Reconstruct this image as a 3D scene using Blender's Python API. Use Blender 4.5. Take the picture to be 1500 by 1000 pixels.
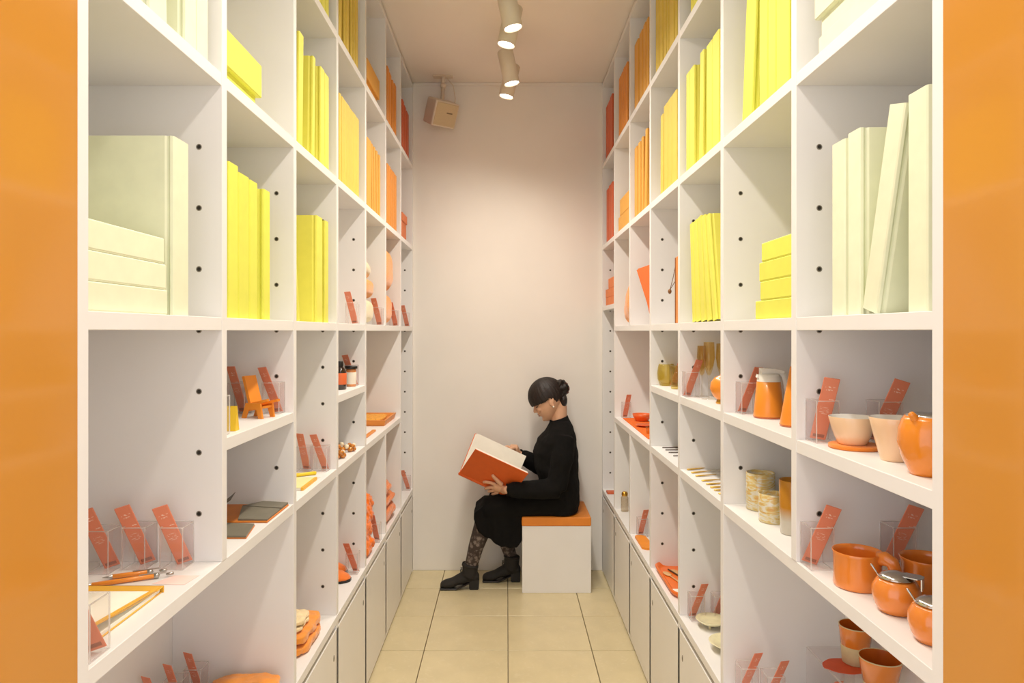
import bpy, bmesh, math, random
from mathutils import Vector, Matrix, noise

for o in list(bpy.data.objects):
    bpy.data.objects.remove(o, do_unlink=True)
scene = bpy.context.scene
C = scene.collection
random.seed(7)
PI = math.pi

# ------------------------------------------------------------------ camera
F, CX, CY, H = 1015.0, 742.3, 485.0, 1.521      # focal length (px of 1500), vanishing point, eye height
cam_d = bpy.data.cameras.new('camera')
cam = bpy.data.objects.new('camera', cam_d)
C.objects.link(cam)
cam.location = (0, 0, H)
cam.rotation_euler = (PI / 2, 0, 0)
cam_d.sensor_width = 36.0
cam_d.lens = F / 1500.0 * 36.0
cam_d.shift_x = (750.0 - CX) / 1500.0
cam_d.shift_y = (CY - 500.0) / 1500.0
cam_d.clip_start = 0.02
scene.camera = cam

# ------------------------------------------------------------------ world, exposure
world = bpy.data.worlds.new('shop_ambient')
scene.world = world
world.use_nodes = True
bg = world.node_tree.nodes['Background']
bg.inputs[0].default_value = (0.955, 0.96, 1.0, 1)
bg.inputs[1].default_value = 1.45
scene.view_settings.view_transform = 'Standard'
scene.view_settings.look = 'None'
scene.view_settings.gamma = 1.0
scene.view_settings.use_curve_mapping = False
scene.view_settings.exposure = 0.25
scene.cycles.transparent_max_bounces = 32
SPOT_W = 15.5
SPOT_COL = (1.0, 0.925, 0.82)

# ------------------------------------------------------------------ materials
def lin(h):
    h = h.lstrip('#')
    v = [int(h[i:i + 2], 16) / 255 for i in (0, 2, 4)]
    return tuple((c / 12.92 if c <= .04045 else ((c + .055) / 1.055) ** 2.4) for c in v)

MATS = {}
def pm(name, hx, rough=.5, var=.05, scale=18, bump=0, bscale=200, spec=.5, metal=0, coat=0, rnd=0, sheen=0, stretch=None):
    if name in MATS: return MATS[name]
    m = bpy.data.materials.new(name); m.use_nodes = True
    nt = m.node_tree; N = nt.nodes; L = nt.links
    b = N['Principled BSDF']
    c = lin(hx)
    tc = N.new('ShaderNodeTexCoord')
    nz = N.new('ShaderNodeTexNoise'); nz.inputs['Scale'].default_value = scale; nz.inputs['Detail'].default_value = 3
    src = tc.outputs['Object']
    if stretch:
        mp = N.new('ShaderNodeMapping'); mp.inputs['Scale'].default_value = stretch
        L.new(src, mp.inputs[0]); src = mp.outputs[0]
    L.new(src, nz.inputs['Vector'])
    rmp = N.new('ShaderNodeValToRGB')
    rmp.color_ramp.elements[0].position = .3; rmp.color_ramp.elements[1].position = .7
    rmp.color_ramp.elements[0].color = tuple(x * (1 - var) for x in c) + (1,)
    rmp.color_ramp.elements[1].color = tuple(min(1, x * (1 + var)) for x in c) + (1,)
    L.new(nz.outputs['Fac'], rmp.inputs[0])
    out = rmp.outputs[0]
    if rnd:
        oi = N.new('ShaderNodeObjectInfo'); hs = N.new('ShaderNodeHueSaturation')
        mr = N.new('ShaderNodeMapRange'); mr.inputs['To Min'].default_value = 1 - rnd; mr.inputs['To Max'].default_value = 1 + rnd
        L.new(oi.outputs['Random'], mr.inputs['Value']); L.new(mr.outputs[0], hs.inputs['Value'])
        L.new(out, hs.inputs['Color']); out = hs.outputs[0]
    L.new(out, b.inputs['Base Color'])
    b.inputs['Roughness'].default_value = rough
    b.inputs['Specular IOR Level'].default_value = spec
    b.inputs['Metallic'].default_value = metal
    b.inputs['Coat Weight'].default_value = coat
    b.inputs['Coat Roughness'].default_value = .08
    if sheen: b.inputs['Sheen Weight'].default_value = sheen
    if bump:
        bn = N.new('ShaderNodeTexNoise'); bn.inputs['Scale'].default_value = bscale; bn.inputs['Detail'].default_value = 4
        L.new(src, bn.inputs['Vector'])
        bp = N.new('ShaderNodeBump'); bp.inputs['Strength'].default_value = bump; bp.inputs['Distance'].default_value = .002
        L.new(bn.outputs['Fac'], bp.inputs['Height']); L.new(bp.outputs[0], b.inputs['Normal'])
    MATS[name] = m
    return m

def clear(name, hx, alpha, rough=.03, edge=None):
    """thin clear plastic / glass sheet: tinted transparency with a fresnel gloss on top"""
    if name in MATS: return MATS[name]
    m = bpy.data.materials.new(name); m.use_nodes = True
    nt = m.node_tree; N = nt.nodes; L = nt.links
    N.remove(N['Principled BSDF'])
    tr = N.new('ShaderNodeBsdfTransparent'); tr.inputs[0].default_value = lin(hx) + (1,)
    gl = N.new('ShaderNodeBsdfGlossy'); gl.inputs['Roughness'].default_value = rough
    lw = N.new('ShaderNodeLayerWeight'); lw.inputs[0].default_value = .25
    fr = N.new('ShaderNodeMapRange'); fr.inputs['To Min'].default_value = .035; fr.inputs['To Max'].default_value = .3
    L.new(lw.outputs['Facing'], fr.inputs['Value'])
    nz = N.new('ShaderNodeTexNoise'); nz.inputs['Scale'].default_value = 6
    tc = N.new('ShaderNodeTexCoord'); L.new(tc.outputs['Object'], nz.inputs['Vector'])
    bp = N.new('ShaderNodeBump'); bp.inputs['Strength'].default_value = .04; L.new(nz.outputs['Fac'], bp.inputs['Height'])
    L.new(bp.outputs[0], gl.inputs['Normal'])
    df = N.new('ShaderNodeBsdfTranslucent'); df.inputs[0].default_value = lin(edge or hx) + (1,)
    m1 = N.new('ShaderNodeMixShader'); m1.inputs[0].default_value = alpha
    L.new(tr.outputs[0], m1.inputs[1]); L.new(df.outputs[0], m1.inputs[2])
    m2 = N.new('ShaderNodeMixShader')
    L.new(fr.outputs[0], m2.inputs[0]); L.new(m1.outputs[0], m2.inputs[1]); L.new(gl.outputs[0], m2.inputs[2])
    L.new(m2.outputs[0], N['Material Output'].inputs[0])
    MATS[name] = m
    return m

def emit(name, hx, strength):
    m = bpy.data.materials.new(name); m.use_nodes = True
    b = m.node_tree.nodes['Principled BSDF']
    b.inputs['Emission Color'].default_value = lin(hx) + (1,)
    b.inputs['Emission Strength'].default_value = strength
    MATS[name] = m
    return m

WHITE = pm('white_melamine', '#f0eeec', .42, .012, 6, .03, 90)
EDGE = pm('white_edge_band', '#efece8', .45, .012, 9)
DOORW = pm('white_door', '#efece7', .38, .012, 5)
WALLM = pm('white_wall_paint', '#f1ece4', .75, .02, 3, .06, 160)
CEILM = pm('white_ceiling_paint', '#f4ece2', .85, .02, 2, .05, 120)
ORANGEW = pm('glossy_orange_wall', '#d28e2e', .22, .02, 2, 0, coat=.6)
METAL = pm('brushed_steel', '#b9b6b0', .28, .06, 40, metal=1)
DARK = pm('dark_hole', '#221d18', .7, .1)
GAP = pm('shadow_gap_black', '#2a2622', .8, .1)
PAPER = pm('paper_white', '#f6f1e4', .8, .02, 30)
ACRY = clear('clear_acrylic', '#fdfcfc', .035, .03, '#ffffff')
ACRYE = clear('acrylic_cut_edge', '#ffffff', .55, .15, '#ffffff')
BLACK = pm('black_plastic', '#1b1816', .35, .1, 20)

# ------------------------------------------------------------------ mesh helpers
def link(name, me, mat, parent=None, loc=None, rot=None, smooth=False):
    ob = bpy.data.objects.new(name, me)
    C.objects.link(ob)
    if mat is not None:
        for mm in (mat if isinstance(mat, (list, tuple)) else [mat]): me.materials.append(mm)
    if parent is not None: ob.parent = parent
    if loc is not None: ob.location = loc
    if rot is not None: ob.rotation_euler = rot
    if smooth:
        for p in me.polygons: p.use_smooth = True
    return ob

class MB:
    def __init__(s): s.bm = bmesh.new()
    def box(s, x0, x1, y0, y1, z0, z1, bev=0, mi=0, seg=1):
        r = bmesh.ops.create_cube(s.bm, size=1)
        vs = r['verts']
        for v in vs:
            v.co = Vector(((x0 + x1) / 2 + v.co.x * (x1 - x0), (y0 + y1) / 2 + v.co.y * (y1 - y0), (z0 + z1) / 2 + v.co.z * (z1 - z0)))
        fs = set(f for v in vs for f in v.link_faces)
        if bev:
            es = list(set(e for v in vs for e in v.link_edges))
            rr = bmesh.ops.bevel(s.bm, geom=es, offset=bev, segments=seg, affect='EDGES', profile=.5)
            fs = set(rr['faces']) | set(f for f in fs if f.is_valid)
        for f in fs: f.material_index = mi
        return s
    def hexa(s, pts, mi=0):
        v = [s.bm.verts.new(p) for p in pts]
        for q in ((0, 3, 2, 1), (4, 5, 6, 7), (0, 1, 5, 4), (1, 2, 6, 5), (2, 3, 7, 6), (3, 0, 4, 7)):
            s.bm.faces.new([v[i] for i in q]).material_index = mi
        return s
    def prism(s, poly, z0, z1, axis='z', mi=0):
        def P(a, b, c):
            return {'z': (a, b, c), 'y': (a, c, b), 'x': (c, a, b)}[axis]
        lo = [s.bm.verts.new(P(a, b, z0)) for a, b in poly]
        hi = [s.bm.verts.new(P(a, b, z1)) for a, b in poly]
        n = len(poly)
        fs = [s.bm.faces.new(lo), s.bm.faces.new(hi)]
        for i in range(n):
            fs.append(s.bm.faces.new([lo[i], lo[(i + 1) % n], hi[(i + 1) % n], hi[i]]))
        for f in fs: f.material_index = mi
        bmesh.ops.recalc_face_normals(s.bm, faces=fs)
        return s
    def lathe(s, prof, n=32, mi=0, cx=0, cy=0, sx=1, sy=1):
        rings = []
        for r, z in prof:
            if r < 1e-6: rings.append([s.bm.verts.new((cx, cy, z))])
            else: rings.append([s.bm.verts.new((cx + sx * r * math.cos(2 * PI * i / n), cy + sy * r * math.sin(2 * PI * i / n), z)) for i in range(n)])
        fs = []
        for a, b in zip(rings, rings[1:]):
            for i in range(n):
                j = (i + 1) % n
                if len(a) == 1 and len(b) == 1: continue
                if len(a) == 1: fs.append(s.bm.faces.new([a[0], b[j], b[i]]))
                elif len(b) == 1: fs.append(s.bm.faces.new([a[i], a[j], b[0]]))
                else: fs.append(s.bm.faces.new([a[i], a[j], b[j], b[i]]))
        for f in fs: f.material_index = mi; f.smooth = True
        return s
    def tube(s, pts, rad, n=12, mi=0, cap=True, flat=1.0, ref=None):
        pts = [Vector(p) for p in pts]
        if not isinstance(rad, (list, tuple)): rad = [rad] * len(pts)
        rings = []
        t0 = (pts[1] - pts[0]).normalized()
        up = Vector(ref) if ref else (Vector((0, 0, 1)) if abs(t0.z) < .9 else Vector((0, 1, 0)))
        u = t0.cross(up).normalized(); w = u.cross(t0).normalized()
        for i, p in enumerate(pts):
            t = (pts[min(i + 1, len(pts) - 1)] - pts[max(i - 1, 0)]).normalized()
            u = (u - t * u.dot(t)).normalized(); w = u.cross(t).normalized()
            r = rad[i]
            rings.append([s.bm.verts.new(p + u * (r * math.cos(2 * PI * k / n)) + w * (flat * r * math.sin(2 * PI * k / n))) for k in range(n)])
        fs = []
        for a, b in zip(rings, rings[1:]):
            for k in range(n): fs.append(s.bm.faces.new([a[k], a[(k + 1) % n], b[(k + 1) % n], b[k]]))
        if cap:
            for r, p, d in ((rings[0], pts[0], pts[0] - pts[1]), (rings[-1], pts[-1], pts[-1] - pts[-2])):
                rr = rad[0] if r is rings[0] else rad[-1]
                c = s.bm.verts.new(p + d.normalized() * rr * .55)
                for k in range(n): fs.append(s.bm.faces.new([r[k], r[(k + 1) % n], c]))
        for f in fs: f.material_index = mi; f.smooth = True
        bmesh.ops.recalc_face_normals(s.bm, faces=fs)
        return s
    def blob(s, c, r, sub=3, mi=0, rot=None):
        rr = bmesh.ops.create_icosphere(s.bm, subdivisions=sub, radius=1)
        for v in rr['verts']:
            q = Vector((v.co.x * r[0], v.co.y * r[1], v.co.z * r[2]))
            if rot is not None: q = rot @ q
            v.co = Vector(c) + q
            for f in v.link_faces: f.smooth = True; f.material_index = mi
        return s
    def noise(s, amp, freq, seed=0, keep_z=None):
        s.bm.normal_update()
        off = Vector((seed * 3.7, seed * 1.3, seed * 2.1))
        for v in s.bm.verts:
            d = noise.noise(v.co * freq + off) * amp
            n = v.normal.copy()
            v.co += n * d
            if keep_z is not None and v.co.z < keep_z: v.co.z = keep_z
        return s
    def mesh(s, name):
        me = bpy.data.meshes.new(name); s.bm.to_mesh(me); s.bm.free(); return me
    def build(s, name, mat, parent=None, loc=None, rot=None, recalc=False):
        if recalc: bmesh.ops.recalc_face_normals(s.bm, faces=s.bm.faces)
        return link(name, s.mesh(name), mat, parent, loc, rot)

def tag(o, label=None, cat=None, group=None, kind=None):
    if label: o['label'] = label
    if cat: o['category'] = cat
    if group: o['group'] = group
    if kind: o['kind'] = kind
    return o
def thing(name, label, cat, loc=(0, 0, 0), rot=(0, 0, 0), group=None, kind=None):
    o = bpy.data.objects.new(name, None); C.objects.link(o)
    o.empty_display_size = .05
    o.location = loc; o.rotation_euler = rot
    return tag(o, label, cat, group, kind)
def soft(sx, sy, sz, p=4, sub=12, amp=.004, freq=14, seed=0):
    """rounded soft box standing on z=0, slightly crumpled"""
    b = MB()
    r = bmesh.ops.create_cube(b.bm, size=2)
    bmesh.ops.subdivide_edges(b.bm, edges=list(b.bm.edges), cuts=sub, use_grid_fill=True)
    for v in b.bm.verts:
        x, y, z = v.co
        k = (abs(x) ** p + abs(y) ** p + abs(z) ** p) ** (1 / p)
        v.co = Vector((x / k * sx / 2, y / k * sy / 2, z / k * sz / 2 + sz / 2))
    for f in b.bm.faces: f.smooth = True
    if amp: b.noise(amp, freq, seed, 0.0)
    return b
def voxel(b, name, size, smooth_it=6, fac=.5):
    """fuse the overlapping pieces of b into one continuous surface"""
    me = b.mesh(name + '_raw'); ob = bpy.data.objects.new('tmp', me); C.objects.link(ob)
    md = ob.modifiers.new('r', 'REMESH'); md.mode = 'VOXEL'; md.voxel_size = size
    if smooth_it:
        sm = ob.modifiers.new('s', 'SMOOTH'); sm.factor = fac; sm.iterations = smooth_it
    dg = bpy.context.evaluated_depsgraph_get()
    out = bpy.data.meshes.new_from_object(ob.evaluated_get(dg))
    out.name = name
    bpy.data.objects.remove(ob, do_unlink=True); bpy.data.meshes.remove(me)
    for p in out.polygons: p.use_smooth = True
    out.materials.clear()
    return out

# pixel -> place: on a shelf's top (height dz from the eye), or on a bookcase front plane at |x| = c
def ground(px, py, dz):
    Y = -dz * F / (py - CY)
    return Vector(((px - CX) * Y / F, Y, H + dz))
def Yat(px, c): return c * F / abs(px - CX)
def W(px, py, Y): return Vector(((px - CX) * Y / F, Y, H - (py - CY) * Y / F))

# ------------------------------------------------------------------ the setting
XF = {-1: -.596, 1: .606}            # front planes of the two bookcases
YK = [.9627 + .4884 * k for k in range(8)]
TU = .025; TS = .027; DEP = .34
CEIL = 3.101
YB = 4.412
def zs(n): return H + .002 + .128 * n
A_T, B_T, C_T = zs(0) + TS, zs(4) + TS, zs(8) + TS
S1, S2, LG = zs(-2) + TS - H, zs(-4) + TS - H, zs(-8) + TS - H

fl = MB().box(-2.8, 2.8, -2.2, 4.6, -.12, -.012).build('floor', pm('grout', '#8b7c62', .9, .1, 30))
tag(fl, 'cream stone tiled floor of the aisle', 'floor', kind='structure')
def tile_mat():
    m = pm('cream_stone_tile', '#dccda4', .30, .05, 7, .02, 60, rnd=.03)
    nt = m.node_tree; N = nt.nodes; L = nt.links
    v = N.new('ShaderNodeTexNoise'); v.inputs['Scale'].default_value = 30; v.inputs['Detail'].default_value = 8; v.inputs['Distortion'].default_value = 1.5
    geo = N.new('ShaderNodeNewGeometry'); L.new(geo.outputs['Position'], v.inputs['Vector'])
    r = N.new('ShaderNodeValToRGB'); r.color_ramp.elements[0].position = .55; r.color_ramp.elements[1].position = .78
    r.color_ramp.elements[0].color = (0, 0, 0, 1); r.color_ramp.elements[1].color = (.35, .35, .35, 1)
    L.new(v.outputs['Fac'], r.inputs[0])
    b = N['Principled BSDF']; src = b.inputs['Base Color'].links[0].from_socket
    mx = N.new('ShaderNodeMixRGB'); mx.inputs[2].default_value = lin('#efe3c6') + (1,)
    L.new(r.outputs[0], mx.inputs[0]); L.new(src, mx.inputs[1]); L.new(mx.outputs[0], b.inputs['Base Color'])
    return m
TILEM = tile_mat()
tile_cache = {}
ylines = [4.103 - .4 * i for i in range(16)]
ylines = [YB] + ylines
xl = [.006 + .4 * i for i in range(-6, 7)]
for (y1, y0) in zip(ylines, ylines[1:]):
    for x0, x1 in zip(xl, xl[1:]):
        a0, a1 = x0, x1
        if y1 > .98:
            if a1 < -.62 or a0 > .62: continue
            a0 = max(a0, -.622); a1 = min(a1, .632)
        w, d = a1 - a0 - .004, y1 - y0 - .004
        key = (round(w, 3), round(d, 3))
        if key not in tile_cache:
            tile_cache[key] = MB().box(-w / 2, w / 2, -d / 2, d / 2, -.012, 0, .0012).mesh('tile')
            tile_cache[key].materials.append(TILEM)
        t = bpy.data.objects.new('tile', tile_cache[key]); C.objects.link(t)
        t.location = ((a0 + a1) / 2, (y0 + y1) / 2, 0); t.parent = fl

tag(MB().box(-1.3, 1.3, YB, YB + .12, 0, CEIL).build('wall_back', WALLM), 'plain white wall at the end of the aisle', 'wall', kind='structure')
tag(MB().box(-2.8, 2.8, -2.2, YB + .12, CEIL, CEIL + .1).build('ceiling', CEILM), 'flat white ceiling over the aisle', 'ceiling', kind='structure')
for s, nm in ((-1, 'left'), (1, 'right')):
    x0 = XF[s] + s * (DEP + .014); x1 = x0 + s * .08
    tag(MB().box(min(x0, x1), max(x0, x1), YK[0] + .002, YB, 0, CEIL).build('wall_' + nm, WALLM), 'white wall hidden behind the %s bookcase' % nm, 'wall', kind='structure')
    x0 = XF[s]; x1 = s * 2.7
    tag(MB().box(min(x0, x1), max(x0, x1), .60, YK[0] - .0005, 0, CEIL).build('wall_front_' + nm, ORANGEW), 'glossy orange wall end framing the aisle on the %s' % nm, 'wall', kind='structure')
    xe = XF[s]
    tag(MB().box(min(xe, xe + s * .35), max(xe, xe + s * .35), YK[7] + TU + .0005, YB - .0005, 0, CEIL - .001).build('trim_%d' % (1 if s < 0 else 2), WALLM), 'narrow white filler strip between %s bookcase and back wall' % nm, 'trim', kind='structure')
tag(MB().box(XF[-1] + .002, XF[1] - .002, YB - .012, YB - .0005, CEIL - .018, CEIL - .001, .002).build('trim_3', WALLM), 'thin white moulding along the top of the back wall', 'trim', kind='structure')

# ------------------------------------------------------------------ bookcases
hole_me = None
def pin_mesh():
    b = MB()
    n = 14
    b.lathe([(.0062, 0), (.0060, .0005), (.0048, .0010), (.0040, .0004)], n, 0)
    b.lathe([(.0041, .0005), (.0012, .0003), (0, .0003)], n, 1)
    me = b.mesh('pin_hole'); me.materials.append(pm('hole_sleeve', '#8b8478', .4, .1, 60, metal=.6)); me.materials.append(DARK); return me
HOLE = pin_mesh()
def bookcase(s, label):
    side = 'left' if s < 0 else 'right'
    xf = XF[s]; xb = xf + s * DEP
    X0, X1 = min(xf, xb), max(xf, xb)
    bc = thing('bookcase', label, 'bookcase', (xf, YK[0], 0))
    ox, oy = xf, YK[0]
    def part(name, x0, x1, y0, y1, z0, z1, mat=WHITE, bev=.0008, parent=None):
        o = MB().box(x0 - ox, x1 - ox, y0 - oy, y1 - oy, z0, z1, bev).build(name, mat, parent or bc)
        return o
    top = zs(12) + TS
    lb = zs(-8)
    for k in range(8):
        y0, y1 = YK[k], YK[k] + TU
        if k == 1: segs = [(zs(-4) + TS, top), (.03, lb)]
        elif k == 5: segs = [(zs(0) + TS, top), (lb + TS, zs(-4)), (.03, lb)]
        elif k in (0, 7): segs = [(0, top)]
        else: segs = [(lb + TS, top), (.03, lb)]
        for i, (z0, z1) in enumerate(segs):
            up = part('upright', X0, X1, y0, y1, z0, z1)
            if k in (1, 2, 3, 4, 7) and i == 0:
                for n in range(-7, 4):
                    zc = zs(n)
                    if zc < z0 + .02 or (k == 2 and n < -4): continue
                    if k == 7 and s > 0 and n in (2, 3): pass
                    h = bpy.data.objects.new('pin_hole', HOLE); C.objects.link(h)
                    h.parent = up
                    h.location = (s * .0486, y0 - oy, zc); h.rotation_euler = (PI / 2, 0, 0)
    def shelf(n, b0, b1):
        part('shelf', X0 + (.001 if s > 0 else 0), X1 - (.001 if s < 0 else 0), YK[b0] + TU, YK[b1 + 1], zs(n), zs(n) + TS)
    for b in range(7):
        for n in (4, 8, 12): shelf(n, b, b)
        if b < 4 or (s < 0 and b == 6): shelf(0, b, b)
    shelf(0, 4, 5)
    if s > 0: shelf(1, 6, 6)
    for b in ((1, 3) if s < 0 else (0, 1, 2, 3)): shelf(-2, b, b)
    for b0, b1 in ((0, 1), (2, 2), (3, 3), (4, 5)): shelf(-4, b0, b1)
    part('ledge', min(xf - s * .002, xb), max(xf - s * .002, xb), YK[0] + TU, YK[7], lb, lb + TS, WHITE, .001)
    part('back_panel', min(xb, xb + s * .012), max(xb, xb + s * .012), YK[0], YK[7] + TU, 0, top)
    part('plinth', min(xf + s * .012, xf + s * .03), max(xf + s * .012, xf + s * .03), YK[0] + TU, YK[7], 0, .03, GAP, 0)
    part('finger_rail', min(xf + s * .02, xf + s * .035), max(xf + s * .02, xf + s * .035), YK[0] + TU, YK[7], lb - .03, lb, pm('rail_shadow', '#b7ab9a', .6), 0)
    for b in range(7):
        d = part('door', min(xf, xf + s * .018), max(xf, xf + s * .018), YK[b] + TU / 2 + .0004, YK[b + 1] + TU / 2 - .0004, .012, lb - .022, DOORW, .0005)
        yl = YK[b + 1] + TU / 2 - .052 - oy
        m = MB().lathe([(0, .0012), (.0050, .0012), (.0056, .0006), (.0056, 0)], 16, 0, sx=2.0)
        m.box(-.004, .004, -.0006, .0006, .0010, .0016, 0, 1)
        m.build('lock', [pm('lock_grey', '#8d8475', .5, .05), DARK], d, (0, yl, lb - .105), (0, -s * PI / 2, 0))
    return bc
bookcase(-1, 'tall white open bookcase along the left side of the aisle')
bookcase(1, 'tall white open bookcase along the right side of the aisle')

# ------------------------------------------------------------------ track lights on the ceiling
LENS = emit('lit_lens', '#fff6e6', 14.0)
HEADM = pm('cream_lamp_metal', '#ded3c2', .4, .02)
TRX = .012
rail = MB().box(TRX - .017, TRX + .017, -.2, 4.12, CEIL - .012, CEIL - .0005, .001)
tag(rail.build('lighting_track', pm('cream_track', '#e5d8cb', .5, .02)), 'slim white lighting track running along the ceiling', 'lighting track')
heads = [(2.934, 1), (3.106, -1), (3.592, 1), (3.79, -1), (2.276, 1), (2.448, -1), (1.618, 1), (1.79, -1), (.96, 1), (1.13, -1)]
names = {0: 'fourth from the camera, aimed right', 1: 'beside it, aimed left'}
vis = {2.934: 'white cylinder spotlight aimed right, in the nearer visible pair',
       3.106: 'white cylinder spotlight aimed left, in the nearer visible pair',
       3.592: 'white cylinder spotlight aimed right, in the pair by the back wall',
       3.79: 'white cylinder spotlight aimed left, last one before the back wall'}
for yy, d in heads:
    lab = vis.get(yy)
    t = thing('track_spotlight', lab or ('white cylinder spotlight above the %s bay, out of view, aimed %s' % ('first' if yy < 1.4 else 'second' if yy < 1.93 else 'third', 'right' if d > 0 else 'left')), 'spotlight', (TRX, yy, CEIL - .012), group='ceiling track spotlights')
    MB().box(-.014, .014, -.045, .045, -.022, 0, .002).build('adapter', HEADM, t)
    MB().tube([(0, 0, -.02), (0, 0, -.092)], .006, 10).build('stem', BLACK, t)
    MB().box(-.011, .011, -.011, .011, -.135, -.085, .003).build('knuckle', HEADM, t)
    R = Matrix.Rotation(-d * math.radians(12), 4, 'Y')
    top = Vector((-d * .019, 0, -.125))
    M = Matrix.Translation(top) @ R
    cyl = MB().lathe([(0, .012), (.036, .012), (.041, .006), (.041, -.165), (.038, -.165), (.036, -.150)], 32).build('lamp_body', HEADM, t)
    cyl.matrix_local = M
    ln = MB().lathe([(.0365, -.156), (0, -.156)], 28).build('lens', LENS, cyl)
    ld = bpy.data.lights.new('spot', 'SPOT'); ld.energy = SPOT_W * (1.05 if yy > 3.4 else 1.4 if yy > 2.8 else 1.0); ld.color = SPOT_COL
    ld.spot_size = math.radians(150); ld.spot_blend = 1.0; ld.shadow_soft_size = .03
    lo = bpy.data.objects.new('spot_lamp', ld); C.objects.link(lo); lo.parent = t
    lo.matrix_local = M @ Matrix.Translation((0, 0, -.185))

# ------------------------------------------------------------------ books
BCOL = {0: '#eff2d2', 1: '#ebeb5c', 2: '#ece660', 3: '#e7ca58', 4: '#e8ab48', 5: '#e6953c', 6: '#d8663a'}
BNAME = {0: 'pale cream', 1: 'lemon yellow', 2: 'yellow', 3: 'golden yellow', 4: 'amber', 5: 'orange', 6: 'red-orange'}
BM = {k: pm('cloth_cover_%d' % k, v, .55, .03, 25, .05, 700, rnd=.035) for k, v in BCOL.items()}
ORD = ['first', 'second', 'third', 'fourth', 'fifth', 'sixth', 'seventh', 'eighth', 'ninth']
ROWZ = {'A': A_T, 'B': B_T, 'C': C_T}
ROWN = {'A': 'lowest book row', 'B': 'middle book row', 'C': 'top book row'}

def make_book(s, y0, y1, h, base, mat, label, lean=0, inset=.016, depth=None, group=None):
    t = y1 - y0; d = depth or random.uniform(.21, .26)
    bt = min(.003, t * .22)
    g = .0022 if t > .012 else .0008
    hw = t / 2
    o = [(d, -hw), (.016, -hw), (.0125, -hw + g), (.0095, -hw + g), (.006, -hw), (.0015, -hw + .001), (0, -hw + min(.004, hw * .5)),
         (0, hw - min(.004, hw * .5)), (.0015, hw - .001), (.006, hw), (.0095, hw - g), (.0125, hw - g), (.016, hw), (d, hw)]
    i = [(d, hw - bt), (.02, hw - bt), (bt + .001, hw - bt - g * .6), (bt + .001, -hw + bt + g * .6), (.02, -hw + bt), (d, -hw + bt)]
    root = thing('book', label, 'book', group=group)
    b = MB(); b.prism(o + i, 0, h, 'z')
    b.build('cover', mat, root)
    MB().box(bt + .002, d - .006, -hw + bt + .0003, hw - bt - .0003, .003, h - .003).build('page_block', PAPER, root)
    x = XF[s] + s * inset
    yc = (y0 + y1) / 2
    ang = 0; lift = 0
    if lean:
        ang = math.asin(max(-.9, min(.9, lean / h)))
        lift = hw * abs(math.sin(ang)) + .0005
    root.location = (x, yc, base + lift)
    root.rotation_euler = ((-ang) if s > 0 else ang, 0, 0 if s > 0 else PI)
    return root

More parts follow.
